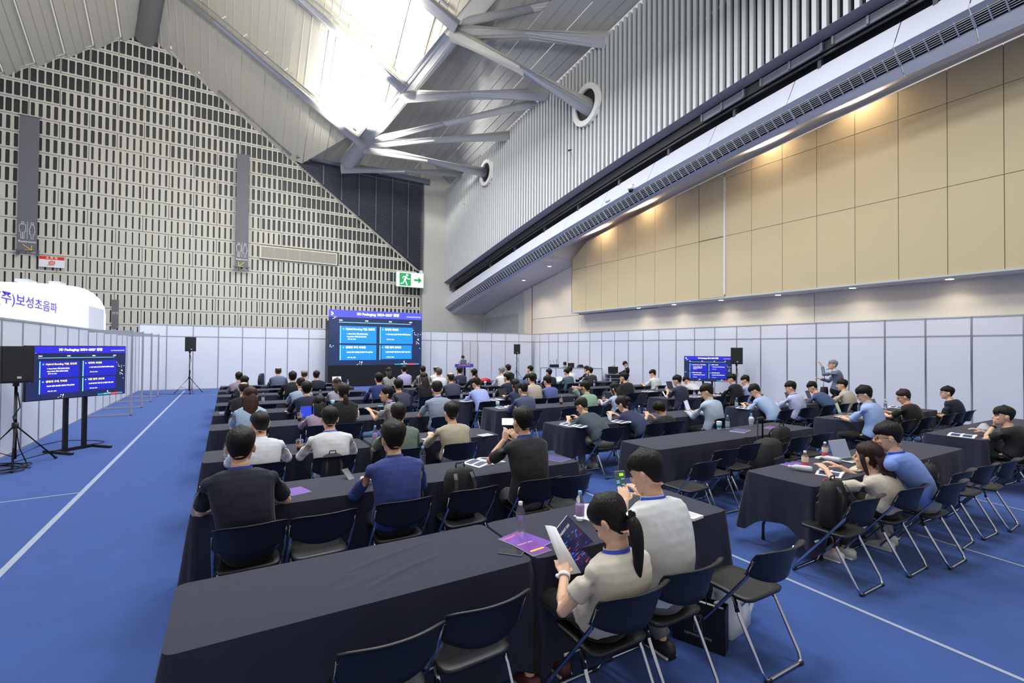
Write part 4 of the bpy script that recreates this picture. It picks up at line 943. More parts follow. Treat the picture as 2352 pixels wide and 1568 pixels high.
    for s, a in zip((-1, 1), an):
        m_ = MB(); m_.loft([[V((a.x+x*w_, a.y+y, z)) for x in (-1, -.6, .6, 1)]+[V((a.x+x*w_*.8, a.y+y, z+hh)) for x in (1, .5, -.5, -1)] for y, w_, z, hh in ((-.09, .03, .004, .07), (-.06, .042, 0, .09), (.02, .044, 0, .09), (.1, .05, 0, .06), (.16, .044, 0, .045), (.185, .025, .006, .03))]); sh_ = m_.build('shoe', M('shoe_%s' % shoe, shoe, .6), t, True)
        MB().box((a.x, a.y+.045, .008), (.1, .25, .018), bev=.006).build('sole', M('shoe_sole', (225, 225, 222), .6), sh_)
    # ---- hair
    hk = 'short' if hair == 'gray' else hair; rg = random.Random(label); hm = hair_mesh(hk, T, rg.uniform(0, 99), hc); hmat = hairm(hc); back = Rh.to_3x3()
    def hp3(p): return T @ V(p)
    if hair in ('long', 'bob'):
        Lz = .42 if hair == 'long' else .2; e0 = hp3((0, -.06, .06)); bk = sp[9]+V((0, -.155, .0)); end = V((h.x, min(bk.y+.03, h.y-.09), h.z-Lz))
        rings = []
        pth = bez([e0, hp3((0, -.16, -.02)), V((h.x, (h.y-.13+end.y)/2-.03, h.z-Lz*.5)), end], 9)
        for i, p in enumerate(pth):
            w_ = (.055, .085, .092, .095, .098, .1, .1, .095, .085, .05)[i]; d_ = (.03, .045, .042, .038, .034, .032, .03, .026, .022, .01)[i]
            rings.append([p+V((math.sin(a)*w_*(1+.06*math.sin(5*a+i)), math.cos(a)*d_-(abs(math.sin(a))**2)*-.03, .02*math.sin(3*a))) for a in [2*PI*k/20 for k in range(20)]])
        hm.loft(rings)
        for s in (-1, 1): hm.tube([hp3((s*.05, .03, .085)), hp3((s*.088, .035, .03)), hp3((s*.094, .01, -.06)), hp3((s*.095, -.03, -.12))+V((0, 0, -.05))], [.02, .024, .026, .012], 8, flat=.7)
    if hair == 'pony':
        r0 = hp3((0, -.105, -.03)); r1 = r0+V((0, -.05, .0)); pts = bez([r0, r1, r1+V((.01, -.03, -.12)), V((h.x+.02, h.y-.17, h.z-.34))], 8)
        hm.tube(pts, [.022, .028, .036, .042, .042, .038, .032, .022, .006], 12, flat=.75)
    if hair == 'bun': hm.ball(hp3((0, -.125, .03)), .05, 14, 10)
    ho = hm.build('hair', hmat, t, True)
    if hair == 'pony': m_ = MB(); m_.tube([r0+V((0, -.004, .002)), r0+V((0, -.022, 0))], .03, 12); m_.build('hair_tie', M('glossy_black'), ho, True)
    if hair not in ('curly',): s_ = ho.modifiers.new('smooth', 'SUBSURF'); s_.levels = s_.render_levels = 1 if lod < 2 else 0
    if hair == 'cap':
        c_ = MB(); c_.loft([[hp3(p*(1+.16)+V((0, 0, .012))) for p in head_ring(k, 18)] for k in range(6, 11)], caps=True); c_.loft([[hp3((math.sin(a)*.075, .085+abs(math.cos(a))*.07*(1 if math.cos(a) > 0 else -.2), z)) for a in [2*PI*k/14 for k in range(14)]] for z in (.035, .042)]); c_.build('cap', M('cap_grey', (150, 152, 150), .85), t, True)
    # ---- neck ribbon and collar
    tg = (sp[12]-sp[10]).normalized()
    def nring(r_, dz, w_, mat, name, front=.16):
        m_ = MB(); pts = []
        for k in range(16):
            a = PI*.15+(2*PI-PI*.3)*k/15; pts.append(nk+V((math.sin(a)*r_*1.08, math.cos(a)*r_, dz-.012+.03*(1-math.cos(a))/2-.01)))
        up_ = [p+V((0, .004, w_)) for p in pts]; m_.loft([pts, up_, [p+(p-nk)*.05 for p in up_], [p+(p-nk)*.05 for p in pts]], closed=False)
        return m_.build(name, mat, t, True)
    if collar: nring(.066*fs, -.02, .035, clothmat(collar), 'collar')
    if lan:
        m_ = MB(); pts = []
        for k in range(13): a = PI*.42+(2*PI-PI*.84)*k/12; pts.append(nk+V((math.sin(a)*.075*fs, math.cos(a)*.078*fs, -.022+.034*(1-math.cos(a))/2)))
        ch = sp[7]+V((0, .14, -.02)); pts = [ch]+[pts[0].lerp(ch, .5)+V((.02, .03, 0))]+pts+[pts[-1].lerp(ch, .5)+V((-.02, .03, 0)), ch]
        lo = [p+V((0, 0, -.009)) for p in pts]; hi = [p+V((0, 0, .009)) for p in pts]; ou = [p+(p-nk).normalized()*.004 for p in hi]
        m_.loft([lo, hi, ou, [p+(p-nk).normalized()*.004 for p in lo], lo], closed=False); m_.build('lanyard', M('lanyard_%s' % lan, lan, .6), t, False)
        if lod < 2: MB().box(ch+V((0, .02, -.06)), (.07, .004, .1)).build('badge', M('paper_white', (236, 237, 240), .7), t)
    # ---- face
    if lod < 2 or stand:
        e_ = MB(); [e_.ball((s*.031, .0875, .0), (.0125, .006, .006), 8, 5, T=T) for s in (-1, 1)]; e_.build('eye', MID, t, True)
        e_ = MB(); [e_.tube([(s*.014, .092, .018), (s*.032, .0935, .0225), (s*.05, .083, .018)], .0028, 5, T=T) for s in (-1, 1)]; e_.build('eyebrow', hmat, t, True)
        e_ = MB(); e_.ball((0, .0965, -.0635), (.0215, .0045, .006), 10, 5, T=T); e_.build('lips', M('lips', (186, 110, 100), .5), t, True)
    if glasses:
        g_ = MB()
        for s in (-1, 1):
            g_.tube([V((s*.033+.023*math.cos(a), .104, .002+.018*math.sin(a))) for a in [2*PI*k/12 for k in range(13)]], .0018, 5, T=T); g_.tube([(s*.056, .102, .006), (s*.078, .05, .006), (s*.08, -.02, .0)], .0018, 5, T=T)
        g_.tube([(-.01, .105, .004), (.01, .105, .004)], .0018, 5, T=T); g_.build('glasses', M('glossy_black'), t, True)
    t['hl'] = 0; del t['hl']
    ARMS[label] = [[Matrix.Rotation(yaw, 3, 'Z') @ q+V((pel[0], pel[1], 0)) for q in (a[1], a[2])] for a in arm]
    HANDS[label] = [Matrix.Rotation(yaw, 3, 'Z') @ (a[2]+f_*.07)+V((pel[0], pel[1], 0)) for a, f_ in zip(arm, fd)]
    return t
HANDS = {}; ARMS = {}
SEATED = []
def sit(px, py, row, label, yp=None, L=.70, blk=None, dx=0, **k):
    """seated figure whose head centre lies on the sight line through (px, py); the lean follows from the row"""
    Yp = ROWN[row]-.22 if yp is None else yp; zs = .56; best = None
    for i in range(70):
        Y = Yp-.10+i*.01; p = at_y(px, py, Y); zc = zs+math.sqrt(max(L*L-(Y-Yp)**2, .01)); e = abs(p.z-zc)+(.22 if k.get('hp', 0) > .45 else .6)*abs(Y-Yp-.08)
        if best is None or e < best[0]: best = (e, p, Y)
    p = best[1]; d = (p-CAM).dot(FW); k.setdefault('lod', 0 if d < 6.2 else 1 if d < 13 else 2)
    x = p.x+dx; person(label, p, (x, Yp, .535), **k); SEATED.append((row, x, Yp, label)); return x, Yp, p
BLU = '3a55d8'
sit(1405, 1195, 0, 'woman in beige knit top with a low black ponytail reading a booklet', yp=2.09, shirt='c9c2b2', sleeve=.62, pants='121214', hair='pony', fem=1, lan=BLU, hp=.75, hy=.25, arms=(at_y(1296, 1318, 2.2), at_y(1385, 1290, 2.42)), collar='c9c2b2', feet=((1.55, 2.4, .09), (1.8, 2.45, .09)), shoe='5a3030')
sit(1487, 1085, 0, 'man in white knit shirt with pale blue collar holding up a phone', yp=2.12, shirt='d4d6d6', sleeve=.75, pants='6b6c70', lan=BLU, hp=.35, hy=.30, arms=(at_y(1436, 1150, 2.48), at_y(1478, 1138, 2.48)), collar='b9cbe0', hair='short', feet=((2.35, 2.5, .09), (2.5, 2.25, .09)), shoe='202022')
sit(1995, 1050, 0, 'woman with long brown hair in a beige top at the right foreground table', yp=2.2, shirt='c2b9a9', sleeve=.8, pants='1a1a1c', hair='long', hc='2e1c17', fem=1, hy=.15, arms='table', shoe='c8cac6', feet=((5.02, 2.42, .09), (5.2, 2.4, .09)))
sit(2042, 1003, 0, 'man in sky blue polo shirt leaning on his fist over the table', yp=2.08, dx=.40, shirt='7e9be0', sleeve=.8, pants='8a8c8e', hair='short', lan=BLU, hy=.45, hp=.2, arms='chinl', glasses=1, collar='7e9be0', shoe='dcdedc', feet=((5.75, 2.3, .09), (5.95, 2.35, .09)))
sit(2306, 955, 0, 'man in black T-shirt with hands folded before his mouth at the right edge', yp=2.3, shirt='121214', sleeve=.7, pants='111113', hair='fringe', hc='1e1c1c', hy=.55, arms='chinl', lod=0)
sit(553, 1027, 1, 'man in dark navy T-shirt with blue neck ribbon at the left front table', shirt='15182b', sleeve=.8, pants='0f1014', lan=BLU, arms='wide', hy=-.12, size=1.05, dx=.06)
sit(903, 1008, 1, 'man in speckled royal blue shirt seen from behind', shirt='303f80', sleeve=1.9, pants='141828', pat='dots', collar='303f80', arms='wide', hair='tousled', size=1.06)
xph = sit(1200, 968, 1, 'man in charcoal shirt photographing the screen with his phone', shirt='232428', sleeve=.85, pants='5f6366', lan=BLU, collar='232428', arms=(at_y(1158, 1010, 4.3), at_y(1190, 1010, 4.34)), size=1.03)
sit(597, 975, 2, 'man in white shirt with a thin red line under the collar', shirt='d6d8dd', sleeve=1.9, pants='16171c', collar='e2e2e8', hy=.25, arms='wide')
sit(757, 962, 2, 'man in white shirt with a pleated back and blue ribbon', shirt='dadbdd', sleeve=1.9, pants='16171c', lan=BLU, collar='cfd6e6', arms='wide', size=1.04)
sit(915, 952, 2, 'man in sage green T-shirt turned slightly right', shirt='66786a', sleeve=.8, pants='1c1e24', hy=-.25, arms='table', size=1.04)
sit(1036, 948, 2, 'man in sand coloured sweatshirt seen from behind', shirt='b5ab96', sleeve=1.6, pants='17181c', hair='fringe', arms='wide', size=1.03)
sit(1337, 932, 2, 'man in slate T-shirt bending over papers beside the middle aisle', shirt='3b464f', sleeve=.85, pants='8b867c', lan=BLU, hp=.5, hy=.35, arms='write', glasses=1, hc='241d1a')
sit(1430, 928, 2, 'woman in navy blouse with a hair bun reading a white leaflet', shirt='20284a', sleeve=.8, pants='151829', hair='bun', hc='261c1d', fem=1, hp=.5, hy=.3, arms='phone', size=1.04)
sit(1516, 937, 2, 'man in black printed T-shirt resting his tilted head over a booklet', shirt='1b1d20', sleeve=.8, pants='4a5f8a', lan=BLU, hp=.35, hy=.5, tilt=-.75, arms='phone')
sit(1625, 900, 2, 'man in pale blue shirt working on a silver laptop', yp=5.8, shirt='adbdce', sleeve=1.9, pants='191a1e', collar='adbdce', hp=.45, hy=.4, arms='laptop', size=1.08)
sit(575, 910, 3, 'woman with wavy brown hair in a pale blue blouse', shirt='a3b9cc', sleeve=1.5, pants='1a1c22', hair='long', hc='3a211d', fem=1, arms='wide')
sit(733, 928, 3, 'woman with long straight black hair in a mauve blouse', shirt='a08c9e', sleeve=1.7, pants='1a1c22', hair='long', hc='1a1515', fem=1)
sit(789, 900, 3, 'woman in black cardigan with a brown ponytail', shirt='111114', sleeve=1.8, pants='141418', hair='pony', hc='30201c', fem=1, dx=.0)
sit(889, 905, 3, 'smiling woman in striped T-shirt turned left in her chair', shirt='c9c9c9', pat='hs', sleeve=.7, pants='5f7ba3', hair='pony', hc='171313', fem=1, yaw=.9, hy=.35, lan=BLU, arms='phone', dx=.05)
sit(1004, 894, 3, 'man in light grey polo shirt with his head bowed', shirt='8f9aab', sleeve=.8, pants='20222a', lan=BLU, hp=.4, hy=-.3, arms='write', collar='8f9aab', size=1.06)
sit(1201, 894, 3, 'man in dusty indigo shirt beside an open booklet', shirt='48506e', sleeve=1.9, pants='17181c', collar='48506e', hp=.2, hy=.2, hc='231c1a')
sit(1345, 890, 3, 'man in mint green shirt holding a phone to his ear', shirt='88a994', sleeve=.8, pants='1c1e22', hp=.2, hy=.25, arms='ear', collar='88a994', size=1.06)
sit(1412, 893, 3, 'woman with long black hair in a light denim shirt', shirt='a9b8cc', sleeve=1.3, pants='17181c', hair='long', hc='191919', fem=1, hp=.3, hy=.3)
sit(1556, 874, 3, 'man in dark indigo T-shirt looking at a phone held low', shirt='292c44', sleeve=.8, pants='17181c', lan=BLU, hp=.25, hy=.4, arms='phone')
sit(1682, 870, 3, 'man in black sweater at the second right table row by the television', shirt='101316', sleeve=1.8, pants='111216', lan=BLU, hy=.35, hp=.3)
sit(1713, 873, 3, 'man in lavender shirt holding his brow by the right partition', shirt='a6aed6', sleeve=1.8, pants='252834', arms='chinl', hp=.4, hy=.3)
sit(1735, 897, 2, 'man in powder blue short sleeved shirt bowed over a booklet', shirt='9db2d2', sleeve=.75, pants='16161a', lan=BLU, hp=.7, hy=.4, arms='write', size=1.06)
sit(1817, 890, 2, 'man in pale lilac shirt typing on a red edged laptop', shirt='b7bcdc', sleeve=1.9, pants='16161a', lan=BLU, hp=.3, hy=.4, arms='laptop', collar='c6cae6')
sit(1867, 889, 2, 'man in steel blue T-shirt with red ribbon looking down', shirt='3f5378', sleeve=.85, pants='16161a', lan='c05040', hp=.5, hy=.4, arms='laptop')
sit(1935, 884, 2, 'man in ecru short sleeved shirt below the standing man', shirt='bdb4a6', sleeve=.8, pants='16161a', hy=.4, hp=.1)
sit(1987, 906, 1, 'man with glasses in light blue rolled sleeve shirt holding a tablet', shirt='9cb4e2', sleeve=.95, pants='111114', hp=.35, hy=.35, arms='laptop', glasses=1, collar='9cb4e2', hair='tousled', size=1.06)
sit(2077, 911, 1, 'man with permed hair and glasses in black T-shirt with red ribbon', shirt='101113', sleeve=.8, pants='101012', hp=.4, hy=.35, arms='laptop', glasses=1, lan='a03058', hair='curly', hc='2f221d')
sit(2176, 902, 1, 'man with glasses in navy T-shirt, upright by the right partition', shirt='141b2e', sleeve=.8, pants='101012', hy=.45, arms='lap', glasses=1)
F = [
 (560, 893, 4, 'man with thinning hair in black behind the long haired woman', dict(shirt='121214', sleeve=1.9, hc='2a2320', hair='bald')),
 (704, 893, 4, 'broad man in navy T-shirt with cropped hair', dict(shirt='151d3a', sleeve=.85, arms='wide', size=1.06)),
 (691, 882, 5, 'man in grey blue striped shirt half hidden behind the navy T-shirt', dict(shirt='94a4ba', sleeve=.8, hp=.4)),
 (774, 882, 5, 'woman with short brown hair in grey striped blouse', dict(shirt='9a9ba8', sleeve=1.5, hair='bob', hc='3a2621', fem=1)),
 (915, 886, 4, 'man in dark slate T-shirt with bushy black hair', dict(shirt='3b3f52', sleeve=.9, hair='tousled')),
 (1094, 881, 4, 'man in periwinkle short sleeved shirt writing', dict(shirt='96a2d8', sleeve=.8, hp=.5, hy=.3, arms='write', collar='96a2d8', size=1.06, lod=1)),
 (1183, 884, 4, 'woman with long black hair behind a dark laptop', dict(shirt='2c3350', sleeve=1.6, hair='long', hc='17161a', fem=1, arms='laptop')),
 (1221, 870, 4, 'person in beige ribbed top with short black hair', dict(shirt='b9aca0', sleeve=1.2)),
 (1258, 876, 4, 'man in blue jacket with both elbows out', dict(shirt='53649a', sleeve=1.9, hp=.3, arms='wide', hc='1d1918', size=1.08)),
 (1434, 867, 4, 'man in charcoal black sweatshirt, chin on hand', dict(shirt='17181a', sleeve=1.9, hy=.3, arms='chinl', size=1.04)),
 (1578, 873, 4, 'man in ivory polo shirt bent low over papers', dict(shirt='c9c9c8', sleeve=.8, hp=.8, hy=.4, arms='write')),
 (1035, 868, 5, 'heavy man in grey blue T-shirt with thinning crown', dict(shirt='3f4559', sleeve=.9, size=1.08, hair='bald', hc='2a2320')),
 (973, 868, 5, 'woman with long dark brown hair in black', dict(shirt='131316', sleeve=1.6, hair='long', hc='281a18', fem=1)),
 (870, 870, 5, 'man in shiny royal blue shirt with elbows forward', dict(shirt='27376f', sleeve=1.9, arms='wide', size=1.05)),
 (1165, 867, 5, 'man in midnight blue jacket on the left of the long haired woman', dict(shirt='16213e', sleeve=1.9, hy=.3)),
 (1500, 858, 5, 'man in white T-shirt bowed at the back right table', dict(shirt='d2d6da', sleeve=.8, hp=.4, hy=.4, arms='write')),
 (562, 876, 6, 'man with neat black hair and a white collar near the left aisle', dict(shirt='1b1d26', sleeve=1.9, collar='e0e0e4', hy=-.3)),
 (672, 866, 6, 'broad man in black T-shirt with blue ribbon', dict(shirt='0f1013', sleeve=.9, lan=BLU, size=1.08, arms='wide')),
 (1008, 856, 6, 'man in creased white shirt with cropped grey hair', dict(shirt='d2d3d4', sleeve=1.9, hc='4a4846')),
 (1089, 857, 6, 'woman in black jacket with a black ponytail', dict(shirt='121214', sleeve=1.9, hair='pony', fem=1)),
 (1152, 852, 6, 'grey haired man in a white shirt', dict(shirt='d6d8da', sleeve=1.4, hc='85868a')),
 (1261, 856, 6, 'man in black top with yellow leaf print holding a camera', dict(shirt='161b2c', sleeve=.9, arms='phone', hy=.2)),
 (1302, 855, 6, 'man in teal grey sweatshirt with his head down', dict(shirt='4a5f70', sleeve=1.9, hp=.3)),
 (1355, 852, 6, 'man in dark grey suit jacket touching his chin', dict(shirt='2f3138', sleeve=1.9, arms='chinl', hy=.3)),
 (549, 866, 7, 'man in dusty pink shirt at the far left table', dict(shirt='8e7f86', sleeve=1.6, lan=BLU)),
 (699, 860, 7, 'man in grey flat cap and patterned shirt', dict(shirt='b9a8a0', sleeve=1.6, hair='cap', hc='3a3633', lan=BLU)),
 (727, 862, 7, 'man in midnight navy jacket leaning to the left', dict(shirt='131626', sleeve=1.9, hy=-.4, hc='221b19')),
 (893, 854, 7, 'woman in black and white pinstriped blouse', dict(shirt='505050', pat='vs', sleeve=1.5, hair='bob', fem=1)),
 (928, 849, 7, 'man in lilac shirt before the LED wall', dict(shirt='a4a2c8', sleeve=1.7, collar='a4a2c8', hc='191614')),
 (971, 850, 7, 'man in pale grey shirt at the right end of the LED wall', dict(shirt='8c9092', sleeve=1.7)),
 (1001, 850, 7, 'man in white shirt partly hidden behind the cropped grey hair', dict(shirt='d6d8da', sleeve=1.6, hair='bald', hc='2a2624')),
 (1055, 852, 7, 'man in dark blue grey jacket in front of the lectern', dict(shirt='23283c', sleeve=1.9, size=1.05)),
 (1167, 846, 7, 'person with round reddish black perm in a black top', dict(shirt='101012', sleeve=1.8, hair='curly', hc='2c1416', fem=1, size=1.05)),
 (1218, 848, 7, 'man in black jacket with hand at his mouth below the speaker stand', dict(shirt='17191c', sleeve=1.9, hy=.3, arms='chinl')),
 (1309, 849, 7, 'man in bright white shirt behind the teal sweatshirt', dict(shirt='dcdee2', sleeve=1.6)),
 (1347, 848, 7, 'woman in black with hair tied, beside the grey suit', dict(shirt='101012', sleeve=1.9, hair='pony', fem=1, hy=.3)),
 (639, 853, 8, 'balding man in grey blue suit at the very first table', dict(shirt='5a6482', sleeve=1.9, hair='bald', hc='3a2f2a', size=1.06)),
]
for px, py, r, lab, kw in F: sit(px, py, r, lab, **kw)
# standing people
Ps = at_y(1063, 822, 24.95); person('speaker in grey jacket standing behind the lectern', Ps, (Ps.x, 24.95, .93), yaw=PI*.94, shirt='8f92a2', sleeve=1.95, pants='1b2036', stand=1, hp=.35, arms=[(Ps.x+.25, 24.72, 1.13), (Ps.x-.22, 24.72, 1.13)], lod=1, glasses=1, shoe='202022')
Pm = at_y(1913, 838, 7.05); person('grey haired standing man in grey jacket drinking from a can', Pm, (Pm.x+.08, 7.05, .9), yaw=.45, shirt='6c7288', sleeve=1.92, pants='151518', stand=1, hc='8a8b8e', hy=.35, hp=-.1, arms=[(Pm.x-.22, 7.22, 1.57), (Pm.x-.12, 7.32, 1.2)], lod=1, glasses=1, collar='e4e4e6', shoe='202022')
Pb = at_y(1437, 836, 16.6); person('man in black sweater bending down beside the flight case', Pb, (Pb.x+.22, 16.85, .84), yaw=.9, shirt='121214', sleeve=1.95, pants='1c1e24', stand=1, hp=.8, arms=[(Pb.x-.15, 16.9, .85), (Pb.x+.5, 16.9, .75)], lod=1, shoe='202022')
# operators behind the control desk
DK = [at_z(1253, 844, 1.02), at_z(1397, 852, .98)]
for (px, py, lab, c) in ((1315, 838, 'dark haired operator bowed behind the control desk', '24283a'), (1337, 836, 'operator in grey top facing left behind the control desk', '55504c')):
    p = at_y(px, py, 21.9); p.x = min(p.x, 16.4); person(lab, p, (p.x, 21.95, .60), yaw=PI*.75, shirt=c, sleeve=1.7, stand=0, lod=2, hp=.3)
# chairs: one under every sitter, the empty ones fill the rows
for r, x, y, lab in SEATED: chair(x, y-.0, 0, 'black folding chair under the '+' '.join(lab.split()[:11]).rstrip(','))
REL = [.3, .86, 1.42, 2.07, 2.62, 3.2]
EX = {0: [.62, 1.10], 1: [.62, 1.87, 2.92]}
for r in range(9):
    for b in 'ABC':
        if b == 'B' and r > 7 or b == 'C' and r > 6: continue
        for k, q in enumerate(REL):
            x = BX[b][0]+q; y = ROWN[r]-.22
            if b == 'A' and r in EX or b == 'B' and r < 2: continue
            if r == 0 and b == 'C': x -= .3
            if any(abs(x-sx) < .47 and abs(y-sy) < .5 for _, sx, sy, _ in SEATED): continue
            if r == 0 and b == 'A': continue
            rg = random.Random(r*31+k*7+ord(b)); yy = y+rg.uniform(-.05, .03)
            if r == 1 and b == 'B': yy = y-(.22 if k == 0 else .05)
            if r == 0 and b == 'B': yy = 2.14+rg.uniform(-.02, .03)
            chair(x+rg.uniform(-.03, .03), yy, rg.uniform(-.1, .1), 'empty black folding chair, %s place in the %s row from the camera, %s block' % (ORD[k], ORD[r], BN[b]))
for i, (x, y) in enumerate(((4.56, 3.76), (5.35, 4.05), (5.92, 4.12), (7.05, 4.1), (7.62, 4.08))): chair(x, y, (.05, -.04, .02, .03, -.03)[i], 'empty black folding chair, %s, middle block' % ('nearest the aisle', 'second from the aisle', 'just left of the suitcase', 'just right of the backpack', 'at the right table corner')[i])
for i, (x, y) in enumerate(((4.66, 2.25), (6.56, 2.2), (7.14, 2.17), (7.68, 2.12))): chair(x, y, (0, .04, -.03, .05)[i], 'black folding chair, %s' % ('carrying the large backpack at the foreground right table', 'right of the sky blue polo with the small backpack', 'second right of the sky blue polo', 'third right of the sky blue polo')[i])
chair(.62, 2.31, .02, 'empty black folding chair, leftmost at the bottom of the photo'); chair(1.1, 2.36, .05, 'empty black folding chair left of the beige knit woman')
chair(3.0, 2.03, .0, 'empty black folding chair at the aisle above the white bag')
chair(.62, 4.05, .03, 'empty black folding chair between the navy T-shirt and the royal blue shirt')
chair(1.87, 4.08, .02, 'black folding chair carrying the black backpack, left of the photographing man')
chair(2.9, 4.0, -.05, 'empty black folding chair right of the photographing man')
for o in list(chair0.children)+[chair0]: bpy.data.objects.remove(o)
# ======================= THINGS ON AND AROUND THE TABLES =======================
TZ = .7385
plas = M('clear_plastic', (245, 248, 252), .06, trans=.95, alpha=.4); watr = M('water', (248, 250, 253), .03, trans=1, alpha=.7); capb = M('cap_blue', (120, 172, 232), .5); capw = M('cap_white', (228, 230, 232), .5)
lab_ = M('bottle_label', (196, 204, 218), .5, alpha=.6); lilac = M('label_lilac', (176, 150, 205), .5)
def on(px, py, z=TZ):
    p = at_z(px, py, z+.001)
    if z == TZ:                                                        # keep things on the nearest table top
        b = min(((min(max(p.x, x+.06), x+TW-.06), min(max(p.y, y+.06), y+TD-.06)) for _, _, _, x, y in TABLES), key=lambda q: (q[0]-p.x)**2+(q[1]-p.y)**2)
        p = V((b[0], b[1], z))
    return V((p.x, p.y, z+.001))
def bottle(px, py, lab, cap=0, h=.215, lb=None, z=TZ, drink=None, P=None, body=None):
    t = thing('water_bottle' if not drink else 'tea_bottle', lab, 'bottle', P or on(px, py, z), random.Random(px).uniform(0, 6), 'bottles on the seminar tables')
    k = h/.215; pr = [(.0, .004), (.026, 0), (.032, .006), (.0325, .02), (.030, .03), (.0325, .04), (.030, .05), (.0325, .06), (.0325, .075), (.029, .095), (.0325, .115), (.0325, .14), (.028, .16), (.018, .178), (.0125, .188), (.0125, .198)]
    MB().lathe([(r, q*k) for r, q in pr], 18).build('bottle_body', body or plas, t, True)
    MB().lathe([(.026, .004*k), (.029, .012*k), (.029, (.17 if drink else .13)*k*.9)], 14).build('liquid', drink or watr, t, True)
    MB().lathe([(.0145, .192*k), (.0148, .194*k), (.0145, .214*k), (.012, .216*k)], 16).build('cap', {0: capb, 1: capw, 2: M('cap_orange', (240, 140, 50), .5)}[cap], t, True)
    if lb: MB().lathe([(.0332, .035*k), (.0334, .036*k), (.0334, .115*k), (.0332, .116*k)], 18).build('label', lb, t, True)
    return t
def nb(px, py): # who sits closest, for the labels
    return None
WB = [(1195, 1224, 'clear water bottle with white cap standing by the purple brochures', 1, None), (1332, 1194, 'water bottle with blue cap and lilac label beside the beige knit woman', 0, lilac),
 (861, 1014, 'water bottle with lilac label in front of the royal blue shirt', 0, lilac), (959, 1064, 'blue capped water bottle right of the royal blue shirt', 0, None), (532, 978, 'water bottle on the left table edge behind the dark bag', 0, lab_), (521, 1052, 'water bottle half hidden behind the navy T-shirt man', 0, lab_),
 (604, 924, 'water bottle to the right of the wavy brown hair', 0, lab_), (539, 902, 'small water bottle at the far left table end', 0, None), (730, 912, 'water bottle right of the broad navy T-shirt', 0, lab_), (807, 957, 'empty looking bottle with clear cap beside the orange capped one', 1, None),
 (807, 885, 'water bottle on the table before the LED wall skirt', 0, lab_), (776, 879, 'water bottle behind the short brown hair', 0, None), (1054, 915, 'water bottle left of the periwinkle shirt', 0, lab_), (1050, 887, 'water bottle behind the grey blue T-shirt with thinning crown', 0, None),
 (928, 884, 'water bottle behind the bushy black hair', 1, None), (1132, 912, 'water bottle right of the periwinkle shirt', 0, lab_), (1331.6, 890, 'water bottle left of the mint green shirt', 1, lab_), (1365, 888, 'water bottle right above the mint green shirt', 1, lilac), (1402, 876, 'water bottle on the table below the flight case', 1, lab_),
 (1509, 898, 'water bottle beside the ivory open booklet in the back right', 1, lab_), (1468, 958, 'clear bottle between the sailor blouse and the tilted black T-shirt', 1, None), (1687, 936, 'water bottle in front of the powder blue shirt', 0, lab_), (1669.5, 984, 'blue capped bottle beside the white paper cup', 0, lab_),
 (1725.5, 979, 'blue capped bottle overlapping the second paper cup', 0, lab_), (1597, 936, 'bottle behind the silver laptop lid', 1, lab_), (1595, 911, 'water bottle on an open booklet behind the laptop man', 1, lilac), (1556, 935, 'bottle with white cap left of the silver laptop', 1, None),
 (1956, 945, 'water bottle left of the light blue rolled sleeve shirt', 1, None), (2020, 938, 'water bottle between the two men with glasses', 1, None), (1595.5, 893, 'small bottle in the far right table row', 1, None), (1148, 886, 'small bottle near the red bag', 0, None)]
for px, py, l, c, lb in WB: bottle(px, py, l, c, lb=lb)
tea = M('tea', (196, 130, 40), .1, trans=.5); redl = M('label_red_white', (222, 84, 96), .5)
for px, py, l in ((1849, 1077, 'amber tea bottle with pink label nearest the leaflet'), (1895, 1053, 'amber tea bottle with pink label beside the laptop')):
    t = bottle(px, py, l, 1, .195, redl, drink=tea); MB().lathe([(.0336, .08), (.0338, .081), (.0338, .13), (.0336, .131)], 18).build('label', M('label_cream', (225, 215, 205), .6), t, True)
bottle(821, 963, 'white milky bottle with orange cap on the table behind the sage T-shirt', 2, .2, M('label_cream'), drink=M('milk', (226, 222, 214), .5), body=M('milk_bottle', (226, 222, 214), .4))
fro = M('frosted_plastic', (205, 210, 216), .5, alpha=.9)
for i, (a, b, l) in enumerate((((1815, 1078), (1868, 1085), 'frosted empty bottle lying in front of the tea bottle'), ((1888, 1056), (1935, 1065), 'frosted empty bottle lying below the laptop'))):
    A, B = on(*a), on(*b); d = (B-A); ang = math.atan2(d.y, d.x)
    t = thing('empty_bottle', l, 'bottle', A+V((0, 0, .032)), ang, 'bottles on the seminar tables'); pr = [(.0125, 0), (.0125, .012), (.018, .025), (.03, .05), (.032, .07), (.029, .09), (.032, .11), (.032, .18), (.026, .2)]
    MB().lathe(pr, 16, T=Matrix.Rotation(PI/2, 4, 'Y')).build('bottle_body', fro, t, True); MB().lathe([(.0145, -.018), (.0145, .004)], 14, T=Matrix.Rotation(PI/2, 4, 'Y')).build('cap', capw, t, True)
pap = M('paper_white', (236, 237, 240), .7); cuph = M('cup_sleeve_teal', (60, 160, 180), .6)
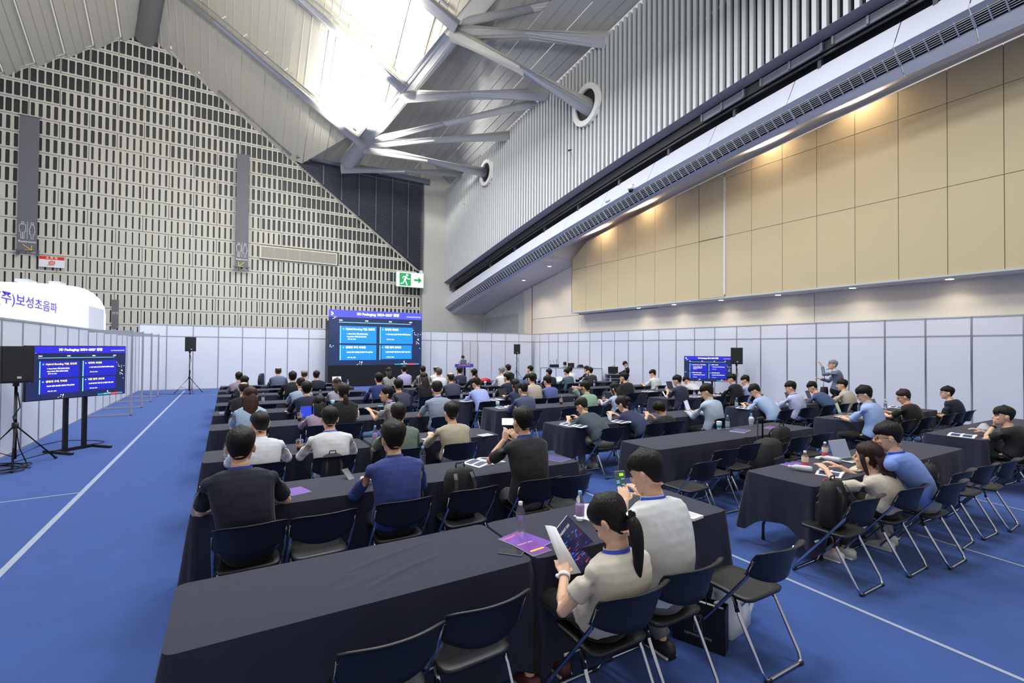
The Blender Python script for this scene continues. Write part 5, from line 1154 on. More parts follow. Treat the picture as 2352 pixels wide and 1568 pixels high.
def cup(px, py, lab, kind='paper', h=.10):
    t = thing('cup', lab, 'cup', on(px, py), 0, 'cups on the seminar tables')
    if kind == 'paper': MB().lathe([(.028, 0), (.030, .002), (.040, h*.96), (.042, h), (.038, h*.97), (.028, .01)], 20).build('cup_body', pap, t, True)
    elif kind == 'lid':
        MB().lathe([(.028, 0), (.030, .002), (.041, h), (.04, h+.002)], 20).build('cup_body', pap, t, True); MB().lathe([(.0355, h*.35), (.0405, h*.74)], 20).build('sleeve', cuph, t, True); MB().lathe([(.043, h), (.043, h+.006), (.036, h+.014), (.034, h+.014)], 20).build('lid', capw, t, True)
    else:
        MB().lathe([(.029, 0), (.031, .002), (.044, h), (.045, h+.002)], 20).build('cup_body', plas, t, True); MB().lathe([(.028, .004), (.038, h*.72)], 16).build('coffee', M('coffee_brown', (70, 38, 26), .2) if kind == 'ice' else M('latte', (190, 160, 125), .4), t, True)
        MB().lathe([(.0335, h*.3), (.041, h*.66)], 20).build('sleeve', M('cardboard', (176, 146, 112), .8), t, True); MB().lathe([(.046, h), (.046, h+.006), (.03, h+.02)], 20).build('lid', plas, t, True); MB().tube([(0, 0, .03), (.012, 0, h+.07)], .0035, 6).build('straw', capw, t)
    return t
c = cup(471, 1139, 'plain white paper cup on the corner of the left front table', 'paper', .085)
text('print', ':)', .03, M('print_dark', (60, 60, 62), .6), c, (-.005, -.037, .045), (PI/2+.1, 0, -.15))
for px, py, l, k in ((688, 966, 'iced coffee cup with straw left of the blue laptop lid', 'ice'), (688, 1034, 'dark iced coffee left of the pleated white shirt', 'ice'), (764, 933, 'large white cup beside the woman in black cardigan', 'lid'), (1143, 936, 'white and blue cup with straw by an open booklet', 'lid'), (945, 890, 'cup with blue drink behind the dark slate T-shirt', 'latte'), (1287, 928, 'coffee cup with straw beside the red pen', 'ice'),
 (1648, 986, 'white lidded paper cup with teal band beside a bottle', 'lid'), (1716, 976, 'second white cup with teal band behind a bottle', 'lid'), (1234, 880, 'teal banded cup behind the beige ribbed top', 'lid'), (1112, 884, 'teal banded cup near the black ponytail jacket', 'lid'), (1387, 925, 'cup with straw right of the mint green shirt', 'latte')): cup(px, py, l, k, .12 if k != 'paper' else .085)
blu = M('slide_print', (58, 66, 104), .6, var=.4, vs=40); mag = M('magazine_cover', (70, 62, 130), .35, var=.6, vs=22); pur = M('brochure_purple', (112, 66, 170), .35, var=.35, vs=16)
def open_book(px, py, lab, rz=0, w_=.2, d_=.28, z=TZ):
    t = thing('open_booklet', lab, 'booklet', on(px, py, z), rz, 'booklets and papers on the tables'); ys = 7
    for s in (-1, 1):
        pts = [(0, .004), (.12, .022), (.35, .024), (.65, .014), (1, .004)]
        m_ = MB(); m_.loft([[V((s*w_*a, y, zz)), V((s*w_*a, y, max(zz-.004, .0)))] if 0 else V((s*w_*a, y, zz)) for a, zz in pts]+[V((s*w_*a, y, 0)) for a, zz in reversed(pts)] for y in (-d_/2, d_/2)) if 0 else None
        A = [[V((s*w_*a, y, zz)) for a, zz in pts]+[V((s*w_*a, y, 0)) for a, zz in reversed(pts)] for y in (-d_/2, d_/2)]
        m_ = MB(); m_.loft(A); pg = m_.build('page', pap, t)
        for k in (-1, 1):
            B = [[V((s*w_*a, y, np.interp(a, [p[0] for p in pts], [p[1] for p in pts])+.0015)) for a in (.15, .35, .65, .88)] for y in (k*d_*.22-d_*.17, k*d_*.22+d_*.17)]
            m_ = MB(); m_.loft(B, closed=False); m_.build('slide_print', blu, pg)
    return t
def flat(px, py, lab, name='brochure', m=None, rz=0, w_=.21, d_=.29, th=.004, cat='brochure', z=TZ):
    t = thing(name, lab, cat, on(px, py, z), rz, 'booklets and papers on the tables'); MB().box((0, 0, th/2), (w_, d_, th)).build('sheet', pap if m is not pap else pap, t)
    if m is not None and m is not pap: MB().box((0, 0, th+.0006), (w_*.985, d_*.985, .001)).build('cover', m, t)
    else:
        g = MB(); [g.box((0, d_*(.35-k*.09), th+.0005), (w_*.75, .004, .0006)) for k in range(8)]; g.build('print_lines', M('print_grey', (120, 124, 132), .7), t)
    return t
open_book(1112, 1062, 'open slide booklet left of the photographing man', .25, .2, .29)
t = flat(1275, 1053, 'glossy dark blue magazine right of the photographing man', 'magazine', mag, .35); 
open_book(1078, 921, 'open booklet under the hands of the periwinkle shirt', .1); open_book(1143, 918, 'open booklet before the long haired woman with laptop', .1); open_book(1162, 936, 'open booklet beside the cup with straw', -.1)
open_book(1385, 988, 'open booklet under the sailor blouse woman', .2); open_book(1317, 975, 'open slide sheets under the slate T-shirt man', .1); open_book(1500, 900, 'open ivory booklet at the far right rows', 0); open_book(1602, 911, 'open booklet behind the silver laptop', 0); open_book(1645, 908, 'open booklet left of the black sweater', 0)
open_book(1715, 937, 'open booklet before the powder blue shirt', .1); open_book(2060, 935, 'open booklet behind the permed man', 0); open_book(2120, 932, 'open booklet hanging over the far right table edge', 0); open_book(1388, 923, 'open booklet beside the denim shirt woman', 0)
open_book(2212, 1000, 'open booklet on the rightmost table under the hand', .15, .22, .3); open_book(1480, 977, 'open booklet under the tilted man in black', 0); open_book(1908, 1087, 'open booklet with two dark slides by the red cord', .3, .16, .22)
bro = flat(1206, 1242, 'purple brochure lying under the water bottle', 'brochure', pur, .30, .21, .29); text('lettering', 'INSIGHT 2025', .032, M('print_coral', (240, 120, 110), .5), bro, (0, .105, .0055), (0, 0, 0), .0003, .0008)
b2 = flat(1222, 1258, 'purple brochure with yellow line partly on top of the other', 'brochure', M('brochure_magenta', (120, 50, 150), .35, var=.6, vs=14), .12, .15, .21, .006); text('lettering', 'INSIGHT 2025', .02, wht, b2, (0, .07, .0078), (0, 0, 0), .0003); MB().box((0, -.05, .0078), (.11, .018, .0006)).build('print', yel, b2)
flat(1372, 1188, 'white sheet with slide print left of the white knit man', 'paper_sheet', pap, .3); flat(1352, 1165, 'white paper slip with print behind the bottle', 'paper_slip', pap, -.5, .12, .16)
flat(1590, 1189, 'thick white notepad right of the white knit man', 'notepad', None, .1, .13, .19, .018, 'notepad'); flat(681, 1128, 'purple brochure right of the dark navy T-shirt', 'brochure', pur, .3, .17, .22); flat(1118, 1000, 'white paper right of the sand coloured sweatshirt', 'paper_sheet', pap, .2, .2, .15); flat(983, 1008, 'white paper left of the sand coloured sweatshirt', 'paper_sheet', pap, .2, .15, .12)
flat(1303, 971, 'grey folded flyer on the aisle table end', 'flyer', M('print_grey'), .2, .22, .16); flat(1700, 990, 'stack of glossy brochures with magenta strap', 'brochure_stack', mag, .3, .3, .22, .015); flat(1772, 982, 'magenta edged brochure beside the suitcase handle', 'brochure', M('brochure_magenta'), .2, .3, .18); flat(1820, 1066, 'narrow purple leaflet under the tea bottle', 'leaflet', pur, -.15, .26, .1)
flat(881, 1018, 'purple leaflet left of the head in royal blue shirt', 'leaflet', pur, .2, .12, .12); flat(555, 983, 'closed brochures on the left table before the dark bag', 'brochure_stack', pur, .1, .3, .2, .015); flat(1890, 947, 'printed sheet left of the green laptop', 'paper_sheet', mag, .1, .3, .14); flat(522, 948, 'grey folder on the left end of the third row', 'folder', M('print_grey'), .05, .25, .17, .01); flat(880, 932, 'turquoise sheet behind the smiling woman', 'paper_sheet', cuph, 0, .2, .16); flat(1345, 966, 'grey notebook left of the white leaflet', 'notebook', M('print_grey'), .1, .15, .2, .01)
flat(712, 966, 'white paper under the blue laptop', 'paper_sheet', pap, .1, .15, .12); flat(664, 944, 'small white paper left of the broad navy T-shirt', 'paper_sheet', pap, .1, .15, .1)
# open magazine lying with the suitcase table, magenta strap
# phones
gb = M('glossy_black'); scr = M('phone_screen', (34, 36, 42), .12)
def phone(P, lab, rz=0, rx=0, ry=0, lit=None):
    t = thing('phone', lab, 'phone', P, rz); t.rotation_euler = (rx, ry, rz); MB().box((0, 0, .004), (.074, .155, .008), bev=.003).build('case', M('phone_case', (120, 124, 130), .4), t); MB().box((0, 0, .0085), (.068, .148, .001)).build('display', lit or scr, t); return t
phone(on(1186, 1266), 'smartphone lying beside the purple brochures', .75); phone(on(800, 1098)+V((0, 0, .03)), 'dark phone propped up left of the royal blue shirt', .5, .7); phone(on(1300, 968)+V((.2, 0, 0)), 'phone on the aisle table next to the flyer', .8)
lit = M('phone_lit', (30, 44, 38), .3, emit=(60, 80, 70), es=.6); lw = M('phone_white_lit', (240, 240, 250), .3, emit=(240, 242, 255), es=1.2)
def held(name, build, M4): pass
def facing(P, roll=0):
    """rotation whose local Z looks back at the camera's side and a little up"""
    d = (CAM-P).normalized(); z = V((d.x, d.y, d.z)); x = V((0, 0, 1)).cross(z).normalized(); y = z.cross(x); return Matrix((x, y, z)).transposed().to_euler() if not roll else (Matrix((x, y, z)).transposed() @ Matrix.Rotation(roll, 3, 'Z')).to_euler()
P = at_y(1426, 1106, 2.62); t = phone(P, 'smartphone with a dark chat screen held up by the white knit man', lit=lit); t.rotation_euler = facing(P, .15)
g = MB(); [g.box(((-.018 if k % 3 else .016), .02-.013*k, .0094), (.022, .008, .0006)) for k in range(5)]; g.build('chat_bubbles', M('bubble_blue', (90, 150, 220), .4, emit=(90, 150, 220), es=.8), t); MB().box((.01, .05, .0094), (.03, .02, .0006)).build('chat_picture', M('bubble_green', (150, 200, 60), .4, emit=(150, 200, 60), es=.8), t)
P = at_y(1169, 968, 4.42); t = phone(P, 'phone held sideways filming the stage', lit=lw); t.rotation_euler = facing(P, PI/2)
P = at_y(1525, 905, 8.75); t = phone(P, 'pale phone in the hands of the dark indigo T-shirt man', lit=lw); t.rotation_euler = (1.0, 0, .4)
# booklet read by the woman in the foreground
A, B, C_, D_ = at_y(1303, 1183, 2.50), at_y(1386, 1268, 2.44), at_y(1334, 1316, 2.36), at_y(1272, 1222, 2.42); E_, F_ = at_y(1252, 1206, 2.30), at_y(1296, 1322, 2.24)
t = thing('held_booklet', 'conference booklet with dark circuit cover held by the beige knit woman', 'booklet', (A+C_)/2); o_ = (A+C_)/2
cov = M('booklet_cover', (30, 34, 88), .3, var=.8, vs=24); nr = (B-A).cross(D_-A).normalized(); nr = nr if nr.dot(CAM-A) > 0 else -nr
MB().plate([p-o_ for p in (A, B, C_, D_)], .006, -nr).build('pages', pap, t); MB().plate([p-o_+nr*.001 for p in (A, B, C_, D_)], .001, nr).build('cover', cov, t)
m_ = MB(); m_.loft([[D_.lerp(E_, s)+nr*.05*math.sin(s*PI)-o_ for s in (0, .25, .5, .75, 1)], [C_.lerp(F_, s)+nr*.05*math.sin(s*PI)-o_ for s in (0, .25, .5, .75, 1)]], closed=False); b_ = m_.build('folded_page', pap, t, True); sdf = b_.modifiers.new('th', 'SOLIDIFY'); sdf.thickness = .002
xa = (B-A).normalized(); ya = nr.cross(xa).normalized(); rm = Matrix((xa, ya, nr)).transposed().to_euler()
uu = (A-D_).normalized()
def cvt(s, fa, fb, sz, m):
    p = A.lerp(B, fa).lerp(D_.lerp(C_, fa), fb)+nr*.003-o_; X_ = (A-D_).normalized(); Y_ = nr.cross(X_).normalized(); text('lettering', s, sz, m, t, p, Matrix((X_, Y_, nr)).transposed().to_euler(), .0003, .0006)
cvt('INSIGHT 2025', .14, .55, .02, wht); cvt('2025. 9. 3 (화)', .88, .55, .012, M('print_coral'))
for nm_, cc, rs_ in (('print_cyan_glow', (70, 150, 255), 1), ('print_red_glow', (235, 60, 90), 2), ('print_blue_glow', (60, 90, 235), 3)):
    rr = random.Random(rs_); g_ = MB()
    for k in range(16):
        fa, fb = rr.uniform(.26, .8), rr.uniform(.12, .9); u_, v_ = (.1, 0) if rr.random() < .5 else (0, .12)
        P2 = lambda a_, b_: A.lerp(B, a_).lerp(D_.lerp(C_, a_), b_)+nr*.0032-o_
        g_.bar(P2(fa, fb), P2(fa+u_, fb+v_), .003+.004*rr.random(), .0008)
    g_.build('circuit_print', M(nm_, cc, .4, emit=cc, es=.25), t)  # printed lines given a faint emission so they look bright
gl = MB()
for k in range(9): q = A.lerp(B, .3+.06*k).lerp(D_.lerp(C_, .3+.06*k), .2+.07*(k % 5)); q2 = A.lerp(B, .4+.05*k).lerp(D_.lerp(C_, .4+.05*k), .4+.09*(k % 4)); gl.bar(q+nr*.0035-o_, q2+nr*.0035-o_, .0025, .0008)
gl.build('circuit_print', M('print_cyan_glow', (70, 130, 230), .4, emit=(50, 110, 220), es=.25), t)
# white leaflets held by others
for px, py, Y, l, a in ((1400, 958, 6.5, 'white leaflet held up by the woman in navy blouse', .5), (1478, 960, 6.5, 'blue booklet held by the tilted man in black', .4), (2035, 955, 4.5, 'white booklet held by the permed man', .6)):
    P = at_y(px, py, Y); t = thing('held_leaflet', l, 'leaflet', P); t.rotation_euler = (1.1, .3, a); MB().box((0, 0, 0), (.2, .14, .003)).build('sheet', pap, t); MB().box((0, 0, .0022), (.19, .13, .001)).build('print', mag if 'blue' in l else pap, t)
# laptops
def laptop(px, py, lab, rz=0, lid='b8babf', scr_c=None, w_=.31, op=1.9, z=TZ):
    t = thing('laptop', lab, 'laptop', on(px, py, z), rz); m = M('laptop_%s' % lid, lid, .35, .5); d_ = .21
    MB().box((0, 0, .009), (w_, d_, .014), bev=.004).build('base', m, t); k = MB(); [k.box((-w_*.42+i*w_*.076, d_*.3-j*.021, .0168), (.019, .015, .002)) for i in range(12) for j in range(5)]; k.build('keyboard', M('keys_dark', (40, 42, 46), .6), t)
    ld = obj('lid', MB().box((0, 0, d_/2), (w_, .006, d_), bev=.002).mesh('lid', m), t, (0, d_/2, .014)); ld.rotation_euler = (-(op-PI/2), 0, 0)
    sc_ = MB().box((0, -.0042, d_/2), (w_*.94, .001, d_*.9)).build('display', M('screen_%s' % (scr_c or 'off'), scr_c or '30343c', .25, emit=(scr_c or '000000'), es=.6 if scr_c else 0), ld)
    return t
laptop(1957, 1058, 'open silver laptop on the right foreground table', -.12, 'c4c6ca', '6a7086'); laptop(1600, 944, 'silver laptop with a spreadsheet before the pale blue shirt', .45, 'b8babf', 'b4b8c8'); laptop(1912, 947, 'laptop with olive green screen on the right block', .3, '7a8578', '7e8f68'); laptop(2000, 938, 'thin grey laptop behind the light blue shirt', .1, '60646c')
laptop(1798, 918, 'laptop with a red edge before the lilac shirt', .2, 'c06468'); laptop(716, 962, 'laptop with a bright blue screen in front of the mauve blouse', .1, '44484f', '2438b8'); laptop(1163, 911, 'dark laptop before the long haired woman', .3, '34373d'); laptop(1199, 868, 'white laptop on the table below the speaker stand', .1, 'd8dade', 'c8d0dc'); laptop(1340, 882, 'pale blue laptop before the grey suit', .1, 'a8b4c4', '98aec4'); laptop(884, 866, 'bright laptop screen by the pinstriped blouse', .1, 'c8cace', 'dfe6f4')
laptop(1960, 930, 'tablet propped up before the man with glasses and rolled sleeves', .2, '202640', w_=.25); laptop(1523, 889, 'black laptop in the back right row', .1, '2a2c30'); laptop(1841, 913, 'open laptop before the steel blue T-shirt', .2, '808690')
# small stuff near the laptop
t = thing('pouch', 'beige canvas pouch below the silver laptop', 'pouch', on(1968, 1079), .2); m_ = MB(); m_.loft([[V((x*sx, y*sy, z)) for x, y in ((-.12, -.05), (0, -.06), (.12, -.05), (.125, 0), (.12, .05), (0, .055), (-.12, .05), (-.125, 0))] for z, sx, sy in ((0, .9, .9), (.006, 1, 1), (.02, .95, .9), (.03, .75, .55))]); m_.build('canvas', M('canvas_beige', (205, 192, 165), .85, bump=.3, bs=60), t, True); MB().bar((-.11, -.03, .028), (.11, -.02, .03), .008, .004).build('zip', M('print_dark', (60, 60, 62), .6), t)
t = thing('power_adapter', 'white power adapter behind the lying bottle', 'charger', on(1880, 1054), .1); MB().box((0, 0, .014), (.09, .05, .028), bev=.008).build('housing', capw, t); MB().tube([(.045, 0, .01), (.1, .02, .006), (.16, 0, .005)], .003, 6).build('cable', capw, t)
P = on(1905, 1105); m_ = MB(); m_.tube([P+V((.05*math.cos(a)*1.3, .025*math.sin(a)+.008*math.sin(2*a), .004)) for a in [2*PI*k/20 for k in range(21)]], .0035, 6); m_.build('cord', M('cord_red', (220, 50, 50), .6), smooth=True, label='looped red cord at the edge of the open booklet', cat='cord')
P = on(1284, 933); t = thing('pen', 'orange red pen beside the coffee cup with straw', 'pen', P, .2); MB().tube([(0, 0, .008), (.13, 0, .008)], .006, 8).build('barrel', M('pen_orange', (235, 90, 50), .5), t)
t = thing('shawl', 'folded grey cloth on the rightmost table', 'cloth', on(2260, 985), .1); m_ = MB(); rg = random.Random(4)
m_.loft([[V((x*(1-.25*k), y*(1-.25*k), .03*k+.012*math.sin(i*2+k))) for i, (x, y) in enumerate(((-.2, -.08), (-.05, -.1), (.12, -.09), (.2, -.02), (.18, .08), (0, .1), (-.15, .08)))] for k in range(4)]); m_.build('fabric', M('cloth_grey', (176, 178, 184), .9, bump=.5, bs=20), t, True)
t = thing('red_bag', 'red bag on the table in front of the grey haired man', 'bag', on(1127, 877), 0); MB().loft([[V((x*s_, y*s_, z)) for x, y in ((-.2, -.1), (.2, -.1), (.22, 0), (.2, .1), (-.2, .1), (-.22, 0))] for z, s_ in ((0, .9), (.03, 1), (.12, .85), (.15, .4))]).build('body', M('bag_red', (190, 26, 36), .5, bump=.3, bs=10), t, True); MB().tube([(-.06, 0, .14), (0, 0, .18), (.06, 0, .14)], .008, 6).build('handle', M('bag_red'), t)
t = thing('earphones', 'dark headphones beside the periwinkle shirt', 'headphones', on(1066, 902), 0); MB().tube([(-.08*math.cos(a), 0, .07*math.sin(a)+.02) for a in [PI*k/10 for k in range(11)]], .008, 6).build('band', gb, t, True); [MB().ball((s_*.08, 0, .02), (.02, .035, .02), 10, 6).build('ear_cup', gb, t, True) for s_ in (-1, 1)]
# bags
bagm = M('bag_black', (24, 25, 28), .7, bump=.4, bs=200); bagt = M('bag_trim', (44, 46, 50), .5); zipm = M('grille_white')
def backpack(loc, rz, lab, s_=1, lean=0, straps=1, z0=0):
    t = thing('backpack', lab, 'bag', loc, rz); t.rotation_euler = (lean, 0, rz); m_ = MB(); rings = []
    for z, w_, d_ in ((0, .13, .07), (.02, .15, .09), (.2, .155, .095), (.36, .15, .085), (.43, .125, .065), (.46, .07, .035)):
        rings.append([V((math.copysign(abs(math.cos(a))**.5, math.cos(a))*w_*s_, math.copysign(abs(math.sin(a))**.6, math.sin(a))*d_*s_, z*s_)) for a in [2*PI*k/24 for k in range(24)]])
    m_.loft(rings); m_.build('body', bagm, t, True)
    m_ = MB(); m_.loft([[V((x*s_, (-.085-.035*q)*s_, z*s_)) for x, z in ((-.11+.01*q, .04+.01*q), (.11-.01*q, .04+.01*q), (.11-.01*q, .22-.01*q), (0, .24-.01*q), (-.11+.01*q, .22-.01*q))] for q in (0, 1)]); m_.build('front_pocket', bagm, t)
    MB().tube([(-.11*s_, -.098*s_, .28*s_), (0, -.104*s_, .33*s_), (.11*s_, -.098*s_, .28*s_)], .004, 6).build('zip', bagt, t); MB().tube([(-.045*s_, 0, .45*s_), (-.04*s_, 0, .5*s_), (.04*s_, 0, .5*s_), (.045*s_, 0, .45*s_)], .009*s_, 8).build('handle', bagt, t, True)
    if straps:
        for x in (-.08, .08): MB().tube([(x*s_, .08*s_, .42*s_), (x*1.2*s_, .14*s_, .33*s_), (x*1.2*s_, .13*s_, .15*s_), (x*s_, .09*s_, .04*s_)], .018*s_, 8, flat=.35).build('strap', bagt, t, True)
    return t
backpack((1.87, 4.11, .447), PI, 'black backpack sitting upright on the chair beside the photographing man', .98)
t = thing('suitcase', 'black wheeled suitcase with raised handle standing by the middle right table', 'suitcase', (6.46, 3.95, .0), .2)
MB().box((0, 0, .42), (.42, .26, .70), bev=.05).build('shell', bagm, t, True); MB().box((0, -.145, .36), (.34, .04, .4), bev=.015).build('front_pocket', bagt, t); m_ = MB(); m_.tube([(-.09, .1, .56), (-.09, .1, 1.03), (-.07, .1, 1.05), (.07, .1, 1.05), (.09, .1, 1.03), (.09, .1, .56)], .012, 8); m_.build('pull_handle', M('stand_black'), t, True); MB().box((0, .1, 1.05), (.2, .035, .035), bev=.01).build('grip', M('stand_black'), t)
for x in (-.14, .14): MB().tube([(x-.015, .08, .035), (x+.015, .08, .035)], .035, 12).build('wheel', M('black_rubber'), t)
MB().tube([(.1, -.1, .58), (.25, -.12, .45), (.22, -.13, .2), (.1, -.12, .1)], .015, 8, flat=.4).build('strap', bagt, t, True)
backpack((7.05, 4.1, .447), -.2, 'black backpack on the chair next to the suitcase', .95)
backpack((4.66, 2.25, .447), PI+.05, 'large black backpack standing on the chair left of the woman with long brown hair', .88)
backpack((6.56, 2.2, .447), .3, 'small black backpack with teal trim on the chair right of the sky blue polo', .75, straps=0)
backpack((1.02, 5.68, .44), PI, 'black backpack hung behind the pleated white shirt', .8)
backpack((4.3, 5.35, 0), .6, 'black bag on the carpet beside the slate T-shirt man', .72, straps=0); 
t = thing('laptop_bag', 'dark navy bag lying on the second left table behind the water bottle', 'bag', on(577, 970)+V((0, .05, 0)), 0); m_ = MB(); m_.box((0, 0, .07), (.4, .2, .14), bev=.03); m_.build('body', M('bag_navy', (32, 34, 56), .6, bump=.4, bs=15), t, True); MB().tube([(-.1, -.1, .1), (0, -.13, .13), (.1, -.1, .1)], .01, 6).build('handle', bagt, t, True)
# paper gift bag and white tote beside the aisle chair
P = at_z(1640, 1470, 0); t = thing('gift_bag', 'black paper gift bag with a thin bear outline under the aisle chair', 'bag', (2.80, 2.19, 0), -1.17)
bp2 = M('paper_black', (16, 17, 24), .5); W_, D2_, Hh = .34, .1, .3
m_ = MB()
for a, b in (((-W_/2, -D2_/2), (W_/2, -D2_/2)), ((W_/2, -D2_/2), (W_/2, D2_/2)), ((W_/2, D2_/2), (-W_/2, D2_/2)), ((-W_/2, D2_/2), (-W_/2, -D2_/2))): m_.plate([V((a[0], a[1], 0)), V((b[0], b[1], 0)), V((b[0], b[1], Hh)), V((a[0], a[1], Hh))], .003, V((a[1]+b[1] and 0, 0, 0))+V((-(a[0]+b[0]), -(a[1]+b[1]), 0)).normalized())
m_.build('paper', bp2, t); MB().box((0, 0, .003), (W_-.01, D2_-.01, .004)).build('bottom', bp2, t); MB().box((0, 0, .26), (W_-.04, .02, .05)).build('contents', pap, t)
MB().tube([(-.06, -D2_/2, Hh-.02), (-.05, -D2_/2-.01, Hh+.05), (.05, -D2_/2-.01, Hh+.05), (.06, -D2_/2, Hh-.02)], .004, 6).build('handle', bagt, t, True)
g = MB(); y_ = -D2_/2-.002
def pl2(pts, w_=.002):
    for a, b in zip(pts, pts[1:]): g.bar((a[0], y_, a[1]), (b[0], y_, b[1]), w_, .001, up=(0, 1, 0))
pl2([(.02*math.cos(a)-.0, .19+.022*math.sin(a)) for a in [2*PI*k/14 for k in range(15)]]); pl2([(-.018+.008*math.cos(a), .212+.01*math.sin(a)) for a in [2*PI*k/8 for k in range(9)]]); pl2([(.018+.008*math.cos(a), .212+.01*math.sin(a)) for a in [2*PI*k/8 for k in range(9)]]); pl2([(-.018, .17), (-.028, .13), (-.026, .1), (-.01, .1), (-.004, .112), (.004, .112), (.01, .1), (.026, .1), (.028, .13), (.018, .17)])
g.build('outline_print', M('print_pale', (150, 152, 160), .6), t); text('lettering', '인공지능반도체 | 대학원', .018, M('print_pale'), t, (0, y_-.001, .075), (PI/2, 0, 0))
t = thing('tote_bag', 'white non-woven tote bag slumped under the aisle chair', 'bag', (3.16, 2.2, 0), .2); tm = M('tote_white', (214, 217, 230), .8, bump=.5, bs=9)
m_ = MB(); m_.loft([[V((x*sx+ox, y*sy+z*.15, z)) for x, y in ((-.16, -.07), (0, -.085), (.16, -.07), (.17, 0), (.15, .07), (0, .08), (-.15, .07), (-.17, 0))] for z, sx, sy, ox in ((0, 1, 1, 0), (.1, 1.05, 1.0, .01), (.2, .98, .8, -.01), (.28, .95, .5, .01), (.33, .98, .15, -.02))]); o_ = m_.build('fabric', tm, t, True)
for s_ in (-1, 1): MB().tube([(.05, s_*.05, .29), (.16, s_*.06+.02, .30), (.24, s_*.05, .22), (.26, s_*.04, .1), (.17, s_*.05, .06)], .014, 6, flat=.2).build('handle', tm, t, True)
# control desk, cases and office chair
dsk = thing('control_desk', 'white panelled control desk below the right partition corner', 'desk', (0, 0, 0)); A = V((14.35, 21.3, 0)); B = V((16.95, 19.4, 0)); d_ = (B-A); n_ = 4
for i in range(n_):
    a, b = A+d_*i/n_, A+d_*(i+1)/n_; MB().bar(a+V((0, 0, .5)), b+V((0, 0, .5)), .02, .94).build('panel', pan, dsk)
for i in range(n_+1): p_ = A+d_*i/n_; MB().box(p_+V((0, 0, .5)), (.045, .045, 1.0)).build('post', alu, dsk)
MB().bar(A+V((0, 0, .99)), B+V((0, 0, .99)), .05, .04).build('rail', alu, dsk); MB().bar(A+V((.2, .3, .74)), B+V((.1, .3, .74)), .55, .03).build('worktop', pan, dsk)
for i, (px, l) in enumerate(((1283, 'wireless receiver with two antennas on the control desk'), (1312, 'small black monitor beside the bowed operator'))):
    p_ = A.lerp(B, .22+.28*i)+V((.15, .2, .76)); t = thing('receiver' if i == 0 else 'monitor', l, 'device', p_)
    if i == 0: MB().box((0, 0, .2), (.5, .2, .4), bev=.01).build('housing', M('stand_black'), t); [MB().tube([(x, 0, .4), (x-.08, 0, .62)], .01, 6).build('antenna', M('stand_black'), t) for x in (-.2, .0)]; MB().tube([(.15, 0, .4), (.15, 0, .7)], .012, 6).build('microphone', M('stand_black'), t)
    else: MB().box((0, 0, .36), (.42, .03, .26), bev=.01).build('display', gb, t); MB().box((0, 0, .12), (.06, .05, .25)).build('stand', M('stand_black'), t)
t = thing('office_chair', 'black mesh office chair behind the control desk', 'chair', (16.5, 20.6, 0)); MB().loft([[V((x*w_, y_, z)) for x in (-1, 1)]+[V((x*w_, y_+.06, z)) for x in (1, -1)] for z, w_, y_ in ((.55, .2, 0), (.8, .25, .03), (1.05, .22, .02), (1.15, .12, 0))]).build('backrest', M('stand_black'), t, True); MB().lathe([(.02, .05), (.03, .45), (.24, .46), (.24, .52)], 16).build('seat', M('stand_black'), t); MB().lathe([(.28, .02), (.05, .08)], 5).build('base', M('stand_black'), t)
t = thing('office_chair', 'black office chair by the front partition on the left side', 'chair', (1.02, 18.6, 0), 1.2); MB().loft([[V((x*w_, y_, z)) for x in (-1, 1)]+[V((x*w_, y_+.06, z)) for x in (1, -1)] for z, w_, y_ in ((.55, .2, 0), (.8, .24, .03), (1.0, .2, .02), (1.08, .1, 0))]).build('backrest', M('stand_black'), t, True); MB().lathe([(.02, .05), (.03, .43), (.24, .44), (.24, .5)], 16).build('seat', M('stand_black'), t); MB().lathe([(.28, .02), (.05, .08)], 5).build('base', M('stand_black'), t)
P = V((16.55, 18.05, 0)); t = thing('flight_case', 'black flight case on wheels with silver edges beside the bending man', 'case', P, -.5); cm_ = M('case_black', (22, 23, 26), .5)
MB().box((0, 0, .42), (.75, .5, .68), bev=.01).build('body', cm_, t); [MB().box((0, 0, z), (.77, .52, .03)).build('edge', alu, t) for z in (.08, .55, .76)]; [MB().lathe([(.04, 0), (.04, .07)], 10, (x, y, 0)).build('wheel', M('black_rubber'), t) for x in (-.3, .3) for y in (-.18, .18)]
t2 = thing('tool_case', 'open black briefcase standing on the flight case', 'case', P+V((0, 0, .776)), -.5); MB().box((0, 0, .03), (.5, .35, .06), bev=.01).build('base', cm_, t2); MB().box((0, .17, .2), (.5, .05, .3), bev=.01).build('lid', cm_, t2); MB().tube([(-.07, .17, .35), (-.06, .17, .39), (.06, .17, .39), (.07, .17, .35)], .01, 6).build('handle', cm_, t2, True)
MB().box((0, 0, .012), (.36, .25, .018), bev=.004).build('notebook_computer', M('stand_black'), le, loc=(0, 0, 1.11)); MB().box((0, .12, .13), (.36, .01, .22)).build('screen_lid', M('laptop_grey', (120, 124, 132), .4, .4), le, loc=(0, -.24, 1.11))
# stage monitor wedges and papers before the LED wall
for i, (px, py) in enumerate(((770, 881), (815, 892))):
    pass
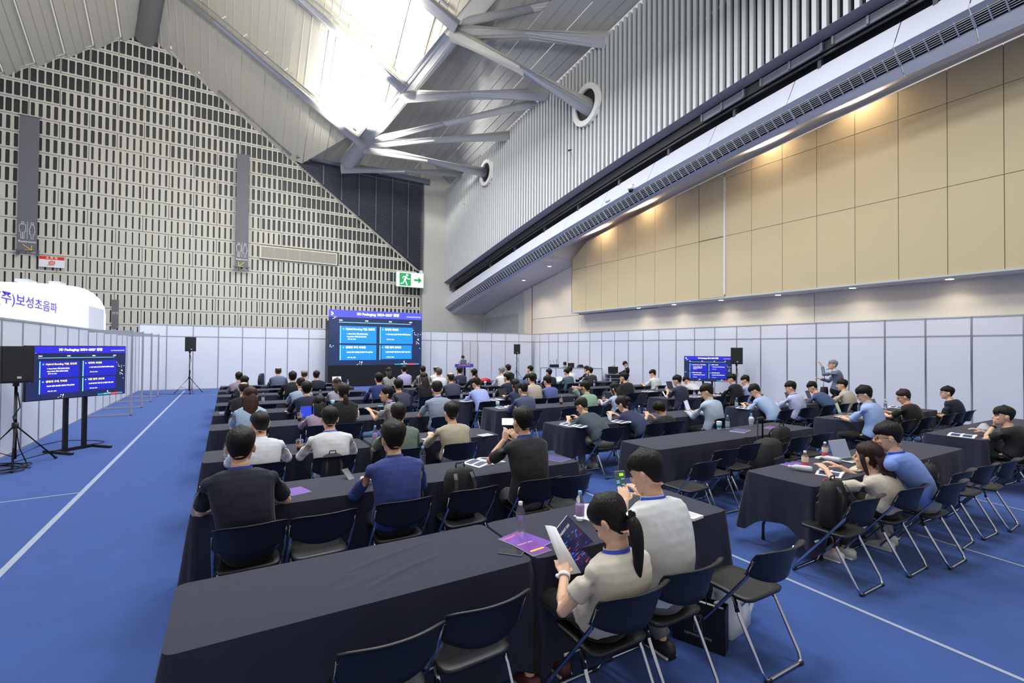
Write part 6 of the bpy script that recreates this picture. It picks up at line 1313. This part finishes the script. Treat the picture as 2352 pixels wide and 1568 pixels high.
# drink can of the standing man, booklet under his arm, watch straps
P = at_y(1902, 846, 7.25); t = thing('drink_can', 'small silver can raised by the standing man', 'can', P); t.rotation_euler = (.5, .6, 0); MB().lathe([(.02, -.04), (.027, -.035), (.027, .035), (.02, .04)], 14).build('can_body', M('can_silver', (205, 208, 214), .25, .8), t, True); MB().lathe([(.01, .04), (.012, .043)], 10).build('tab', alu, t)
P = at_y(1908, 866, 7.2); t = thing('held_booklet', 'dark booklet pressed to the chest of the standing man', 'booklet', P); t.rotation_euler = (.3, 0, .9); MB().box((0, 0, 0), (.2, .02, .27)).build('pages', pap, t); MB().box((0, -.012, 0), (.2, .004, .27)).build('cover', mag, t)
P = at_y(1893, 890, 7.2); t = thing('shoulder_bag', 'dark bag hanging at the side of the standing man', 'bag', P+V((0, .0, -.12))); MB().loft([[V((x*w_, y*.05, z)) for x, y in ((-1, -1), (1, -1), (1, 1), (-1, 1))] for z, w_ in ((-.16, .1), (0, .13), (.14, .09))]).build('body', bagm, t, True); MB().tube([(-.05, 0, .12), (.02, .0, .45), (.08, .0, .5)], .008, 6).build('strap', bagt, t, True)
for px, py, Y, l, c_ in ((1296, 1317, 2.2, 'white smartwatch on the left wrist of the beige knit woman', 'paper_white'),):
    pass

for key, i, c_, l in (('woman in beige knit top', 0, 'paper_white', 'white smartwatch on the left wrist of the beige knit woman'), ('man in black T-shirt with hands folded', 0, 'glossy_black', 'black smartwatch on the raised wrist of the man at the right edge'), ('man with glasses in light blue', 0, 'can_silver', 'silver wristwatch of the man in rolled blue sleeves'), ('man in mint green', 0, 'glossy_black', 'black wristband of the man in the mint green shirt')):
    k_ = next(k for k in ARMS if k.startswith(key)); e, w2 = ARMS[k_][i]; d_ = (w2-e).normalized(); c = w2-d_*.015
    t = thing('wristwatch', l, 'watch', c); x_, y_, _ = frame_of(d_)
    MB().loft([[x_*math.cos(a)*r_+y_*math.sin(a)*r_+d_*q for a in [2*PI*k/18 for k in range(18)]] for q, r_ in ((-.011, .029), (-.011, .034), (.011, .034), (.011, .029))], caps=False).build('strap', M(c_), t, True)
    f_ = x_ if x_.z > 0 else -x_; MB().ball(f_*.034, (.016, .016, .012), 10, 6).build('dial', M(c_), t, True)
def convert_text():
    dg = bpy.context.evaluated_depsgraph_get()
    for o in [o for o in bpy.data.objects if o.type == 'FONT']:
        me = bpy.data.meshes.new_from_object(o.evaluated_get(dg)); n = bpy.data.objects.new(o.name, me); COL.objects.link(n)
        n.parent = o.parent; n.location = o.location; n.rotation_euler = o.rotation_euler; n.scale = o.scale; bpy.data.objects.remove(o)
convert_text()
